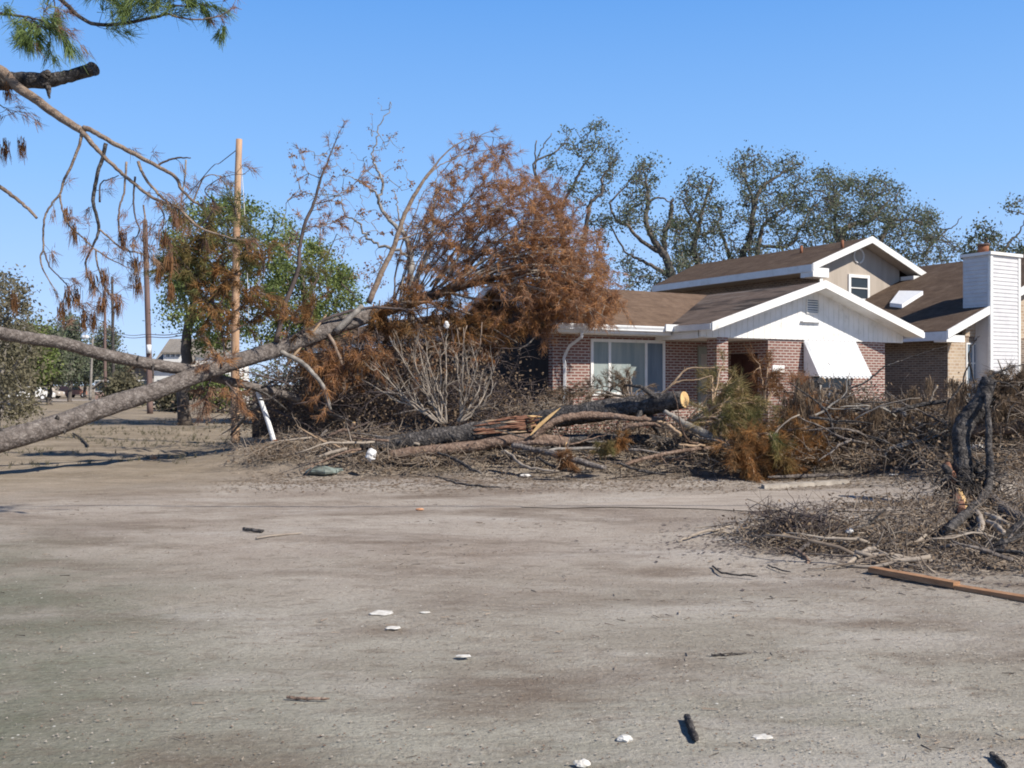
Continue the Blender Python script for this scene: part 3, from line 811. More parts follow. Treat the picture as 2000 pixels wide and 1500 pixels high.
def pine_limb(parent, c, ntw=8, twL=.6, ncl=3, bark='twig_bark', needle='needle_brown', name='branch',
              a0=.3, nl=.2, nn=16, spread=.6, droop=.3, w=.013, tw_r=.008, own=2, up=0.0, sides=6, endcl=True, label=None):
    """a limb (rows x y z r) with side twigs and needle tufts; the needles are its sub-part"""
    mb = MB(); mb.tube(c[:, :3], c[:, 3], n=sides)
    P_, D_ = [], []
    m = len(c)
    tang = unit(np.gradient(c[:, :3], axis=0))
    for i in range(ntw):
        f = a0 + (1 - a0) * (i + RNG.random()) / max(ntw, 1)
        k = min(m - 1, int(f * (m - 1)))
        d = unit(tang[k] * RNG.uniform(.3, 1.1) + RNG.standard_normal(3) * .65 + np.array([0, 0, up]))
        g = grow(c[k, :3], d, twL * RNG.uniform(.5, 1.2), tw_r * 1.3, 4, .22, up * .3)
        mb.tube(g[:, :3], g[:, 3], n=4, cap=False)
        for q in range(ncl):
            j = 4 - (q % 4) if q < 4 else 2
            P_.append(g[j, :3]); D_.append(g[j, :3] - g[max(j - 1, 0), :3])
    for q in range(own):
        k = int(m - 1 - q * m * .12)
        if k > 1 and endcl: P_.append(c[k, :3]); D_.append(tang[k])
    o = mb.build(name, M[bark], parent)
    if P_:
        nb = MB(); add_needles(nb, P_, D_, nn, nl, w, spread, droop)
        q = nb.build('needles', M[needle], o, rel=False)
        # vertices are world; branch object sits at its parent's frame
        off = np.array(parent_world(parent))
        me = q.data; co = np.empty(len(me.vertices) * 3); me.vertices.foreach_get("co", co)
        me.vertices.foreach_set("co", (co.reshape(-1, 3) - off).ravel())
    if label: o["label"] = label
    return o

# ---------------- main fallen pine
TR = PX(fy([(-330, 968, 12.2, .19), (-200, 922, 12.9, .19), (0, 862, 14, .18), (100, 832, 14.8, .178), (200, 797, 15.6, .172), (300, 764, 16.5, .165),
         (400, 728, 17.5, .160), (480, 701, 18.3, .162), (540, 682, 19, .175), (620, 653, 20, .185), (700, 624, 21, .175), (760, 603, 21.8, .15),
         (830, 582, 22.5, .125), (900, 560, 23.2, .105), (980, 538, 24.0, .08), (1060, 515, 24.8, .05), (1120, 500, 25.4, .02)]))
fp = thing("fallen_pine_tree", "huge fallen pine, grey trunk and fan of rust brown needles resting on the brick house", "pine tree", tuple(TR[0, :3]))
TRc = curve(TR, 8)
wv = np.array([mnoise.noise(Vector(tuple(p[:3] * .6))) for p in TRc])
TRc[:, 2] += wv * .05; TRc[:, 3] *= .90 + wv * .12
MB().tube(TRc[:, :3], TRc[:, 3], n=20, rough=.018).build("trunk", M['pine_bark'], fp)
kn = MB()
for k_ in range(26):
    i_ = RNG.integers(5, len(TRc) - 30); a_ = RNG.uniform(-1.2, 2.4); o_ = TRc[i_, :3]; d_ = np.array([RNG.uniform(-.2, .4), -math.cos(a_), math.sin(a_)]); r_ = RNG.uniform(.018, .04)
    kn.tube([o_ + d_ * TRc[i_, 3] * .8, o_ + d_ * TRc[i_, 3] * 1.06, o_ + d_ * (TRc[i_, 3] * 1.1 + RNG.uniform(.0, .08))], [r_ * 1.8, r_, r_ * .6], n=7, rough=.1)
kn.build("knots", M['dark_bark'], fp)
def trunk_at(px):
    q = (TRc[:, 0] / TRc[:, 1]) * F + HX
    return TRc[int(np.argmin(np.abs(q - px)))]
# named limbs traced one by one: rows px py Y r
def limb(rows, seg=6, **k):
    c = curve(PX(fy(rows)), seg, .006); c[:, 3] = np.maximum(c[:, 3], .003)
    return pine_limb(fp, c, **k)
limb([(720, 592, 21.1, .065), (746, 530, 21.3, .06), (767, 488, 21.5, .055), (788, 425, 21.7, .05), (809, 383, 21.9, .045), (826, 355, 22, .035), (858, 313, 22.2, .02), (893, 281, 22.4, .013), (935, 267, 22.6, .008), (975, 268, 22.8, .004)], ntw=5, twL=.5, a0=.75, ncl=2, nn=12, bark='limb_bark', sides=8)
limb([(826, 355, 22, .026), (850, 330, 22.3, .016), (885, 310, 22.6, .012), (930, 296, 22.9, .009), (975, 292, 23.2, .006), (990, 300, 23.4, .004)], ntw=9, twL=.45, a0=.4, ncl=3)
limb([(775, 470, 21.6, .022), (830, 450, 22, .016), (890, 415, 22.3, .012), (950, 400, 22.6, .006)], ntw=9, twL=.5, a0=.3)
limb([(540, 668, 18.8, .055), (553, 607, 18.9, .05), (571, 558, 19, .046), (583, 523, 19, .042), (585, 488, 19.1, .036), (595, 439, 19.1, .034), (613, 397, 19.2, .03), (627, 348, 19.3, .024), (644, 306, 19.4, .016), (657, 271, 19.5, .01)],
     ntw=15, twL=.55, a0=.35, ncl=3, bark='dark_twig', nl=.15, nn=12, tw_r=.006, spread=.7, up=.2, label="dark upright limb standing above the fallen trunk")
limb([(610, 400, 19.2, .012), (650, 388, 19.4, .01), (690, 360, 19.7, .008), (720, 330, 20, .005)], ntw=10, twL=.4, a0=.3, nl=.15, nn=12)
limb([(595, 445, 19.1, .012), (635, 440, 19.3, .01), (665, 425, 19.5, .006)], ntw=9, twL=.35, a0=.2, nl=.15, nn=12)
limb([(627, 348, 19.3, .010), (600, 335, 19.2, .008), (590, 300, 19.2, .005)], ntw=4, twL=.3, a0=.3, nl=.12, nn=8)
# crossing lower limbs in front of the crown
limb([(588, 660, 19.6, .03), (627, 628, 19.8, .034), (670, 612, 20, .034), (718, 601, 20.3, .03), (765, 602, 20.5, .026), (812, 605, 20.9, .022), (850, 600, 21.2, .017), (882, 612, 21.4, .01)], ntw=4, twL=.4, a0=.6, bark='dark_twig')
limb([(800, 575, 22, .04), (875, 573, 22.0, .036), (952, 587, 22.3, .03), (1050, 582, 22.8, .02), (1130, 575, 23.3, .008)], ntw=9, twL=.5, a0=.5, bark='twig_bark')
limb([(850, 590, 22, .03), (921, 614, 22.1, .024), (985, 622, 22.5, .018), (1040, 628, 23, .008)], ntw=5, twL=.45, a0=.4)
limb([(760, 600, 21.5, .03), (830, 590, 21.5, .028), (880, 612, 21.6, .02), (920, 640, 21.8, .008)], ntw=6, twL=.45, a0=.5, needle='needle_orange')
limb([(1080, 598, 22.9, .02), (1060, 640, 22.6, .018), (1035, 668, 22.4, .015), (1010, 684, 22.3, .008)], ntw=0, own=0, bark='pale_twig')
limb([(955, 638, 22, .018), (985, 655, 22.1, .018), (1010, 669, 22.2, .012)], ntw=0, own=0, bark='pale_twig')
# the big fan
env = [(880, 318), (925, 288), (975, 292), (1005, 335), (1050, 350), (1090, 372), (1122, 410), (1140, 445), (1160, 468), (1178, 500), (1190, 535), (1205, 575), (1205, 610), (1185, 632), (1130, 640), (1060, 640)]
ec = curve(np.array([(a, b, 0.0) for a, b in env]), 6)
NF = 62
for k in range(NF):
    e = ((k + RNG.random()) / NF) ** .85
    ep = ec[int(e * (len(ec) - 1))]
    spx = 770 + 300 * min(1, max(0, e * .75 + RNG.uniform(-.2, .25)))
    st = trunk_at(spx)
    ln = RNG.uniform(.86, 1.06)
    Ye = RNG.uniform(22.2, 26.2) if e < .7 else RNG.uniform(22.6, 25.2)
    sx, sy = st[0] / st[1] * F + HX, HY - (st[2] - EYE) / st[1] * F
    ex, ey = sx + (ep[0] - sx) * ln, sy + (ep[1] - sy) * ln
    mx_p, my_p = (sx + ex) / 2, (sy + ey) / 2
    arc = RNG.uniform(.03, .15) * math.hypot(ex - sx, ey - sy)
    nx, ny = -(ey - sy), (ex - sx); nl_ = math.hypot(nx, ny) + 1e-6
    if ny > 0: nx, ny = -nx, -ny
    Ym = (st[1] + Ye) / 2
    r0 = RNG.uniform(.012, .030)
    rows = [(sx, sy, st[1], r0), (mx_p * .5 + sx * .5 + nx / nl_ * arc * .75, my_p * .5 + sy * .5 + ny / nl_ * arc * .75, (st[1] + Ym) / 2, r0 * .85),
            (mx_p + nx / nl_ * arc, my_p + ny / nl_ * arc, Ym, r0 * .6), (mx_p * .5 + ex * .5 + nx / nl_ * arc * .75, my_p * .5 + ey * .5 + ny / nl_ * arc * .75, (Ye + Ym) / 2, r0 * .4), (ex, ey, Ye, r0 * .15)]
    c = curve(PX(rows), 4, .02); c[:, 3] = np.maximum(c[:, 3], .003)
    lower = e > .72
    pine_limb(fp, c, ntw=10 + (k % 3) * 2, twL=.55, ncl=3, a0=.25, nl=.185, nn=13, spread=.55, droop=.35,
              needle='needle_brown', bark=('limb_bark', 'twig_bark', 'pale_twig')[k % 3], own=3)
# pale bare limbs arching over the near face of the crown
for (x0, y0, x1, y1, arc) in [(850, 555, 1060, 400, 30), (880, 548, 1110, 430, 34), (900, 545, 1150, 470, 36), (920, 540, 1165, 510, 30), (930, 545, 1185, 545, 26), (880, 560, 1080, 480, 26), (860, 560, 1000, 400, 22), (960, 540, 1190, 590, 30), (940, 560, 1150, 610, 22), (900, 560, 1050, 520, 18), (1000, 545, 1180, 560, 20), (840, 560, 960, 440, 16), (980, 560, 1120, 560, 16), (870, 550, 1010, 370, 22)]:
    c = curve(PX(fy([(x0, y0, 21.9, .026), (x0 * .7 + x1 * .3, y0 * .7 + y1 * .3 - arc * .9, 21.8, .022), (x0 * .4 + x1 * .6, y0 * .4 + y1 * .6 - arc, 22.0, .016), (x1, y1, 22.4, .005)])), 6, .015)
    pine_limb(fp, c, ntw=6, twL=.5, ncl=2, a0=.5, nl=.18, nn=11, bark='pale_twig', own=2, tw_r=.007)
# fine spray filling the crown
fan_nodes = []
for o in fp.children:
    if o.name.startswith('branch'):
        n_ = len(o.data.vertices); co = np.empty(n_ * 3); o.data.vertices.foreach_get('co', co)
        co = co.reshape(-1, 3)[::24] + np.array(fp.location); 
        px_ = co[:, 0] / co[:, 1] * F + HX; py_ = HY - (co[:, 2] - EYE) / co[:, 1] * F
        fan_nodes.append(co[(px_ > 800) & (py_ < 640)])
fan_nodes = np.vstack(fan_nodes)
for (poly, cnt, Yc, dYc) in [([(885, 330), (930, 300), (990, 285), (1010, 330), (1060, 350), (1100, 378), (1130, 420), (1110, 480), (1020, 470), (960, 440), (900, 400), (860, 390)], 78, 23.2, 1.2),
                             ([(1000, 340), (1060, 352), (1105, 380), (1140, 440), (1165, 470), (1185, 520), (1205, 580), (1190, 620), (1120, 600), (1060, 540), (1030, 450)], 165, 24.2, 1.6),
                             ([(850, 400), (960, 420), (1050, 480), (1100, 560), (1040, 600), (960, 560), (860, 540), (825, 480)], 105, 23.2, 1.0), ([(790, 540), (860, 480), (960, 540), (1060, 590), (1040, 640), (900, 600), (780, 590)], 70, 23.4, .8),
                             ([(1060, 560), (1190, 570), (1205, 610), (1180, 636), (1080, 636), (1030, 600)], 70, 23.8, 1.0)]:
    mb = MB(); ends = fill(mb, fan_nodes, targets(poly, cnt, Yc, dYc), .006, .006, .12, 4, -.05)
    o = mb.build("spray", M['twig_bark'], fp)
    nb = MB()
    for (e_, d_) in ends:
        add_needles(nb, [e_, e_ - d_ * .13, e_ - d_ * .28 + RNG.standard_normal(3) * .05], [d_, d_, d_], 14, .185, .013, .6, .3)
    qn = nb.build("needles", M['needle_brown'], fp); qn.parent = o
EXTRA = []
for k in range(34):
    x = RNG.uniform(720, 1040); y0 = 585 + RNG.uniform(0, 25) - max(0, x - 900) * .1; L_ = RNG.uniform(35, 90)
    EXTRA.append((x, y0, 21.6 + (x - 720) * .004, x + RNG.uniform(-10, 40), y0 + L_, 21.2 + (x - 720) * .004, 7, ('needle_orange', 'needle_brown', 'needle_orange', 'rust_leaf')[k % 4]))
for k in range(20):
    x = RNG.uniform(325, 520); y0 = RNG.uniform(430, 620)
    EXTRA.append((x, y0, 17.7, x + RNG.uniform(-40, 40), y0 + RNG.uniform(-50, 40), 17.6, 7, ('needle_orange' if x > 400 and y0 > 500 else 'needle_olive')))
for k in range(12):
    x = RNG.uniform(560, 720); y0 = 650 + RNG.uniform(0, 30)
    EXTRA.append((x, y0, 20, x + RNG.uniform(-20, 20), y0 + RNG.uniform(40, 100), 19.8, 6, 'needle_brown' if k % 2 else 'rust_leaf'))
# orange hanging tufts under and along the trunk
for (a, b, Ya, c_, d_, Yb, nt, nd) in [
    (760, 600, 21.3, 800, 575, 21, 9, 'needle_orange'), (770, 610, 21.3, 760, 650, 21, 8, 'needle_orange'), (800, 600, 21.4, 815, 650, 21.2, 9, 'needle_orange'),
    (850, 590, 21.7, 905, 660, 21.3, 10, 'needle_orange'), (880, 600, 21.9, 935, 655, 21.5, 10, 'needle_orange'), (860, 600, 21.9, 880, 570, 21.5, 6, 'needle_orange'),
    (730, 630, 21, 745, 690, 20.8, 7, 'needle_brown'), (700, 640, 20.8, 710, 720, 20.5, 7, 'needle_brown'), (600, 640, 19.3, 612, 570, 19.2, 9, 'needle_orange'),
    (590, 655, 19.2, 600, 610, 19, 8, 'needle_orange'), (610, 560, 19.1, 625, 520, 19.2, 7, 'needle_olive'), (560, 660, 19, 575, 610, 18.9, 5, 'needle_brown'),
    (440, 700, 17.9, 425, 610, 17.8, 7, 'needle_orange'), (425, 640, 17.8, 380, 560, 17.6, 12, 'needle_orange'), (440, 620, 17.8, 500, 570, 18, 13, 'needle_orange'),
    (430, 600, 17.8, 440, 520, 17.9, 10, 'needle_orange'), (450, 650, 17.9, 520, 610, 18.2, 9, 'needle_orange'), (420, 580, 17.7, 350, 520, 17.4, 11, 'needle_olive'),
    (400, 560, 17.6, 410, 470, 17.6, 10, 'needle_olive'), (380, 540, 17.5, 330, 480, 17.3, 9, 'needle_olive'), (420, 520, 17.8, 450, 440, 17.9, 8, 'needle_olive'),
    (390, 500, 17.5, 420, 410, 17.6, 9, 'needle_olive'), (440, 745, 17.8, 470, 790, 17.9, 7, 'needle_brown'), (410, 740, 17.6, 400, 790, 17.6, 8, 'needle_faded'),
    (430, 720, 17.3, 420, 690, 17.1, 6, 'needle_brown'), (660, 690, 20.5, 640, 740, 20.3, 6, 'dark')] + EXTRA:
    if nd == 'dark': nd = 'needle_brown'
    r0 = .02
    c = curve(PX(fy([(a, b, Ya, r0), ((a + c_) / 2 + RNG.uniform(-6, 6), (b + d_) / 2 + RNG.uniform(-5, 5), (Ya + Yb) / 2, r0 * .6), (c_, d_, Yb, .005)])), 5, .01)
    pine_limb(fp, c, ntw=nt, twL=.42, ncl=3, a0=.15, nl=.20, nn=15, spread=.6, droop=.5, needle=nd, bark='dark_twig', own=3)
# broken stubs showing pale wood
for rows in ([(655, 648, 20, .07), (690, 615, 20.1, .06), (707, 596, 20.2, .045)], [(560, 712, 19.2, .03), (630, 625, 19.8, .02), (636, 614, 19.8, .008)]):
    c = curve(PX(fy(rows)), 4); o = MB().tube(c[:, :3], c[:, 3], n=8, rough=.10).build("stub", M['tan_twig'] if rows[0][3] < .05 else M['grey_bark'], fp)
    o["label"] = "splintered stub of pale torn wood"
# descending limbs below the trunk
limb([(545, 685, 18.9, .05), (587, 707, 18.9, .05), (612, 730, 18.9, .045), (635, 762, 19, .04), (645, 800, 19, .03)], ntw=3, twL=.4, own=0, a0=.5, bark='grey_bark')
limb([(640, 650, 20, .04), (665, 700, 19.9, .035), (672, 740, 19.9, .03), (676, 770, 19.9, .012)], ntw=2, twL=.4, own=0, a0=.5, bark='twig_bark')
for k in range(10):
    x = 690 + k * 28 + RNG.uniform(-8, 8); y = 625 + RNG.uniform(0, 25)
    limb([(x, y, 21.2, .012), (x + RNG.uniform(-15, 20), y + 45, 21, .010), (x + RNG.uniform(-20, 30), y + RNG.uniform(70, 120), 20.9, .004)], ntw=3, twL=.35, ncl=2, own=1, nn=10)

# ---------------- second fallen trunk crossing it
rows = PX(fy([(-420, 565, 9.5, .06), (-200, 610, 11.5, .075), (0, 650, 13.6, .088), (60, 661, 14.2, .09), (120, 670, 14.8, .094), (200, 692, 15.6, .098), (300, 712, 16.6, .10), (360, 722, 17.3, .105),
           (420, 738, 18.2, .088), (500, 757, 19.3, .078), (560, 772, 20.2, .075), (620, 795, 20.9, .078), (690, 832, 21.6, .08), (715, 850, 21.9, .08)]))
c = curve(rows, 7, .006)
t2 = thing("fallen_tree_trunk", "slimmer grey brown bare trunk crossing behind the big leaning pine trunk at the left", "tree trunk", tuple(rows[-1, :3]))
MB().tube(c[:, :3], c[:, 3], n=16, rough=.025).build("trunk", M['pine_bark'], t2)
for rws in ([(268, 712, 16.2, .02), (268, 700, 16.1, .018), (271, 694, 16.1, .01)], [(480, 753, 19, .03), (520, 770, 19.2, .025), (560, 800, 19.4, .015)], [(300, 712, 16.4, .02), (298, 724, 16.3, .012), (300, 732, 16.3, .006)],
            [(500, 790, 19.2, .03), (475, 820, 19.5, .03), (450, 850, 19.8, .02)], [(510, 757, 19.3, .025), (560, 735, 19.8, .02), (600, 745, 20.2, .012), (640, 735, 20.4, .006)]):
    cc = curve(PX(fy(rws)), 4, .004); MB().tube(cc[:, :3], cc[:, 3], n=7).build("branch", M['dark_bark'], t2)

# ---------------- overhanging pine at the top left
hp = thing("overhanging_pine_tree", "pine at the left edge with bare drooping limbs and green needle tufts against the sky", "pine tree", (-8.6, 10.6, 0))
tr = np.array([(-8.6, 10.6, -.1, .30), (-8.5, 10.7, 1.5, .25), (-8.3, 10.8, 3.2, .22), (-8.2, 10.9, 5.0, .20), (-8.3, 11, 7.0, .16), (-8.3, 11, 9, .11), (-8.4, 11, 11, .05)])
c = curve(tr, 7, .01); MB().tube(c[:, :3], c[:, 3], n=14, rough=.03).build("trunk", M['pine_bark'], hp)
Yh = 11.0
def hl(rows, bark='limb_bark', Y=Yh, ntw=0, own=0, dy=0.0, **k):
    rr = [(a, b, Y + dy * i, r) for i, (a, b, r) in enumerate(rows)]
    c = curve(PX(rr), 6, .0025); c[:, 3] = np.maximum(c[:, 3], .002)
    kw = dict(twL=.22, ncl=2, nl=.13, nn=12, w=.006, tw_r=.003, needle='needle_faded', spread=.45, droop=.8)
    kw.update(k)
    return pine_limb(hp, c, ntw=ntw, own=own, bark=bark, **kw)
hl([(-420, 60, .11), (-200, 110, .09), (-60, 128, .07), (0, 138, .062), (30, 167, .055), (75, 198, .05), (120, 231, .045), (159, 255, .04)], sides=12)
hl([(159, 255, .034), (172, 252, .032), (210, 273, .030), (255, 297, .028), (306, 324, .024), (342, 345, .021), (354, 369, .018), (378, 393, .015), (396, 402, .010)], ntw=5, own=1)
hl([(159, 256, .034), (192, 294, .026), (228, 330, .022), (264, 360, .020), (300, 387, .019), (345, 405, .017), (390, 444, .014), (440, 462, .009), (480, 470, .005)], ntw=8, own=1)
hl([(270, 315, .018), (280, 342, .016), (300, 369, .016), (324, 392, .014), (350, 408, .010)], ntw=5)
hl([(306, 324, .013), (330, 312, .011), (350, 308, .010), (373, 309, .006)], 'dark_twig', ntw=1)
hl([(363, 312, .010), (361, 345, .009), (356, 380, .008), (352, 410, .005)], 'pale_twig', ntw=2)
o = hl([(-420, 200, .13), (-200, 175, .12), (-60, 160, .105), (0, 159, .10), (45, 157, .092), (90, 157, .085), (130, 150, .07), (172, 138, .072), (183, 134, .082)], 'dark_bark', sides=14, Y=11.3)
o["label"] = "thick dark sawn limb ending in a flared cut"
hl([(84, 150, .05), (92, 143, .045), (88, 138, .02)], 'dark_bark', Y=11.2, sides=10)
hl([(90, 165, .05), (95, 176, .03), (96, 192, .010)], 'dark_bark', Y=11.2, sides=8)
hl([(159, 262, .018), (155, 285, .016), (140, 322, .015), (126, 350, .014), (117, 378, .012), (100, 400, .011), (86, 430, .011), (85, 483, .010), (79, 503, .009), (86, 530, .008), (110, 570, .004)], 'limb_bark', ntw=5)
hl([(117, 380, .012), (120, 402, .010), (133, 437, .010), (160, 463, .008), (187, 487, .008), (217, 507, .007), (260, 527, .004)], 'limb_bark', ntw=10, own=1)
hl([(86, 490, .009), (97, 520, .008), (120, 545, .007), (133, 560, .007), (147, 590, .006), (173, 613, .005), (205, 630, .003)], 'dark_twig', ntw=8, own=1)
hl([(207, 280, .022), (200, 310, .021), (190, 340, .020), (182, 385, .020), (183, 402, .019), (193, 447, .017), (182, 480, .012), (168, 510, .010), (173, 543, .009), (187, 562, .004)], 'dark_bark', ntw=6, own=1)
hl([(193, 447, .012), (213, 464, .011), (240, 486, .010), (275, 496, .008), (310, 515, .004)], 'limb_bark', ntw=7, own=1)
hl([(187, 486, .011), (190, 513, .010), (200, 550, .009), (213, 573, .008), (226, 575, .004)], 'limb_bark', ntw=8, own=1)
hl([(195, 395, .012), (196, 360, .008), (214, 350, .007), (232, 343, .005)], 'dark_twig')
hl([(247, 316, .013), (243, 370, .011), (233, 410, .010), (232, 445, .010), (240, 478, .009), (252, 490, .008), (256, 505, .003)], 'limb_bark', ntw=3)
hl([(264, 345, .012), (261, 380, .010), (263, 420, .009), (272, 450, .007), (262, 470, .004)], 'dark_twig', ntw=4)
hl([(280, 400, .010), (284, 440, .009), (281, 470, .006), (300, 500, .004)], 'limb_bark', ntw=7, own=1)
hl([(305, 395, .010), (320, 420, .008), (318, 450, .006), (330, 470, .003)], 'dark_twig', ntw=6, own=1)
hl([(395, 440, .010), (420, 400, .008), (400, 370, .006), (440, 345, .004), (480, 340, .003)], 'dark_twig', ntw=7)
hl([(375, 400, .010), (400, 345, .007), (440, 345, .004)], 'limb_bark', ntw=4)
hl([(-200, 250, .035), (-60, 330, .03), (0, 365, .024), (30, 387, .021), (55, 408, .018), (72, 426, .015)], 'limb_bark')
hl([(-300, -260, .05), (40, -60, .035), (122, 2, .028), (150, 28, .024), (185, 47, .021), (240, 46, .019), (300, 34, .016), (328, 26, .018)], 'dark_bark', ntw=12, needle='needle_green', a0=.55, twL=.35, ncl=3, nl=.20, nn=24, up=.5, droop=.1, spread=.7, w=.008)
hl([(328, 27, .013), (360, 36, .010), (390, 38, .009), (430, 31, .007), (455, 16, .005), (472, 18, .003)], 'limb_bark', ntw=5, needle='needle_faded')
hl([(150, -60, .02), (190, -30, .018), (230, -10, .015), (290, -5, .010), (350, -20, .006)], 'dark_twig', ntw=16, needle='needle_green', twL=.4, ncl=3, nl=.20, nn=26, a0=.1, droop=.3, w=.008)
hl([(330, 10, .012), (370, 12, .008), (410, 8, .004)], 'dark_twig', ntw=9, own=2, needle='needle_green', twL=.25, ncl=3, nl=.15, nn=22, w=.008)
hl([(430, 30, .008), (437, 45, .006), (436, 55, .003)], 'limb_bark', ntw=2, own=2, needle='needle_green', twL=.15, nn=24, w=.008)
hl([(-100, -20, .03), (-20, 20, .02), (30, 30, .014), (80, 40, .010), (120, 60, .006)], 'dark_twig', ntw=13, own=2, needle='needle_green', twL=.35, ncl=3, nl=.19, nn=26, a0=.35, w=.008, Y=10.4)
hl([(40, 30, .010), (70, 50, .008), (95, 55, .006), (140, 68, .003)], 'dark_twig', ntw=7, own=2, needle='needle_faded', twL=.25, nl=.13, Y=10.4)
hl([(45, 40, .008), (50, 65, .006), (58, 82, .003)], 'dark_twig', ntw=4, own=3, needle='needle_green', twL=.2, nn=26, nl=.16, w=.008, Y=10.4)
hl([(105, -10, .010), (108, 20, .006), (112, 36, .003)], 'dark_twig', ntw=4, own=3, needle='needle_faded', twL=.15, nn=20, nl=.16)
hl([(-60, 190, .012), (-10, 200, .008), (20, 215, .004), (60, 222, .003)], 'dark_twig', ntw=8, own=1, needle='needle_faded')
# hanging dead needle tassels
tas = [(120, 608), (28, 592), (133, 583), (163, 628), (183, 628), (198, 600), (333, 572), (150, 585), (42, 290), (10, 295), (15, 180), (330, 520), (265, 520), (205, 545), (132, 425), (146, 460), (180, 555), (240, 470), (318, 470), (345, 430), (310, 540), (270, 560), (230, 600)]
nb = MB()
for i, (x, y) in enumerate(tas):
    p = P(x, y - 18, Yh)
    add_needles(nb, [p, p + (0, 0, -.06)], [(0, 0, -1), (0, 0, -1)], 26, .19, .008, .16, .2)
    add_needles(nb, [p + (0, 0, -.1)], [(0, 0, -1)], 16, .12, .008, .25, .2)
nb.build("dead_tassels", M['rust_leaf'], hp)

# ---------------- broadleaf trees
def leafy(name, label, cat, mains, poly, n, Y, dY, leaf, bark='oak_bark', nl=36, rad=.42, size=.12, r0=.025, kr=.012, mind=0, extra=None, group=None, wob=.12, leaves=True, lflat=.8, thick=.8):
    b = mains[0][0]
    p0 = P(*b[:3]); base = np.array([p0[0], p0[1], 0.0])
    t = thing(name, label, cat, tuple(base), group=group)
    mb = MB(); nodes = []
    first = True
    for rows in mains:
        c = curve(PX(rows), 5, .03)
        if first:
            foot = np.array([base[0] + .1, base[1], -.1, rows[0][3] * 1.25])
            c = np.vstack([foot, c]); first = False
        c[:, 3] = np.maximum(c[:, 3] * thick, .01)
        mb.tube(c[:, :3], c[:, 3], n=10, rough=.04)
        nodes.append(c[1:, :3])
    trunk = mb.build("trunk", M[bark], t)
    tw = MB()
    tg = targets(poly, n, Y, dY, mind)
    ends = fill(tw, np.vstack(nodes), tg, r0, kr, wob)
    if extra:
        for q in extra:
            ends += fill(tw, np.vstack(nodes), targets(q[0], q[1], Y, dY), r0 * .8, kr)
    tw.build("limbs", M[bark], t)
    if leaves:
        lb = MB(); pts = np.array([e[0] for e in ends])
        kk = RNG.random(len(pts))
        add_leaves(lb, pts[kk < .34], int(nl * 1.9), rad * .72, size * 1.08, lflat)
        add_leaves(lb, pts[(kk >= .34) & (kk < .72)], nl, rad, size, lflat)
        add_leaves(lb, pts[kk >= .72], max(3, int(nl * .3)), rad * 1.1, size * .9, lflat)
        lb.build("crown", M[leaf], t)
    return t
Y0 = 52
oak = lambda *a, **k: leafy(*a, **k)
leafy("oak_tree", "sparse wind torn oak with thin curling limbs just behind the rust brown crown", "oak tree",
      [[(1120, 700, Y0, .30), (1118, 600, Y0, .25), (1105, 500, Y0, .18), (1095, 420, Y0, .12), (1120, 360, Y0, .10), (1135, 330, Y0, .08), (1155, 305, Y0, .05), (1172, 283, Y0, .03)],
       [(1118, 560, Y0, .2), (1140, 470, Y0, .16), (1150, 410, Y0, .14), (1160, 390, Y0, .12), (1177, 375, Y0, .1), (1176, 350, Y0, .08), (1190, 325, Y0, .06), (1206, 308, Y0, .03)],
       [(1095, 430, Y0, .10), (1050, 350, Y0, .08), (1046, 315, Y0, .06), (1047, 275, Y0, .04)], [(1046, 318, Y0, .05), (1060, 287, Y0, .04), (1078, 260, Y0, .03)],
       [(1095, 420, Y0, .08), (1040, 330, Y0, .07), (1075, 302, Y0, .06), (1100, 283, Y0, .05), (1112, 265, Y0, .03)]],
      [(1065, 320), (1078, 262), (1170, 235), (1205, 262), (1218, 320), (1200, 390), (1190, 470), (1200, 560), (1170, 560), (1150, 470), (1110, 380)], 120, Y0, 2.0, 'oak_leaf', nl=34, rad=.5, size=.14, r0=.02, wob=.2)
leafy("oak_tree", "forked oak with twisted dark trunk left of the brown two storey roof", "oak tree",
      [[(1318, 620, Y0, .33), (1312, 548, Y0, .30), (1300, 500, Y0, .26), (1277, 470, Y0, .20), (1262, 432, Y0, .17), (1266, 390, Y0, .13), (1262, 355, Y0, .08), (1256, 330, Y0, .04)],
       [(1298, 495, Y0, .20), (1298, 462, Y0, .18), (1309, 430, Y0, .16), (1311, 400, Y0, .12), (1316, 388, Y0, .05)],
       [(1300, 500, Y0, .18), (1270, 482, Y0, .14), (1250, 468, Y0, .12), (1225, 440, Y0, .1), (1207, 433, Y0, .08), (1190, 400, Y0, .07), (1205, 382, Y0, .06), (1232, 352, Y0, .05), (1255, 325, Y0, .03)],
       [(1306, 540, Y0, .15), (1275, 520, Y0, .12), (1250, 508, Y0, .10), (1220, 490, Y0, .07), (1192, 440, Y0, .05)], [(1265, 395, Y0, .08), (1290, 386, Y0, .06), (1310, 395, Y0, .04)]],
      [(1205, 430), (1212, 400), (1235, 345), (1250, 305), (1280, 312), (1290, 345), (1285, 380), (1255, 400), (1260, 430), (1225, 450)], 87, Y0, 3, 'oak_leaf', nl=28, rad=.55, size=.15, wob=.2,
      extra=[([(1215, 470), (1250, 500), (1290, 520), (1320, 500), (1335, 540), (1310, 575), (1225, 575), (1210, 540)], 60), ([(1262, 430), (1300, 440), (1295, 480), (1270, 450)], 12), ([(1310, 400), (1330, 430), (1350, 520), (1320, 520)], 40)])
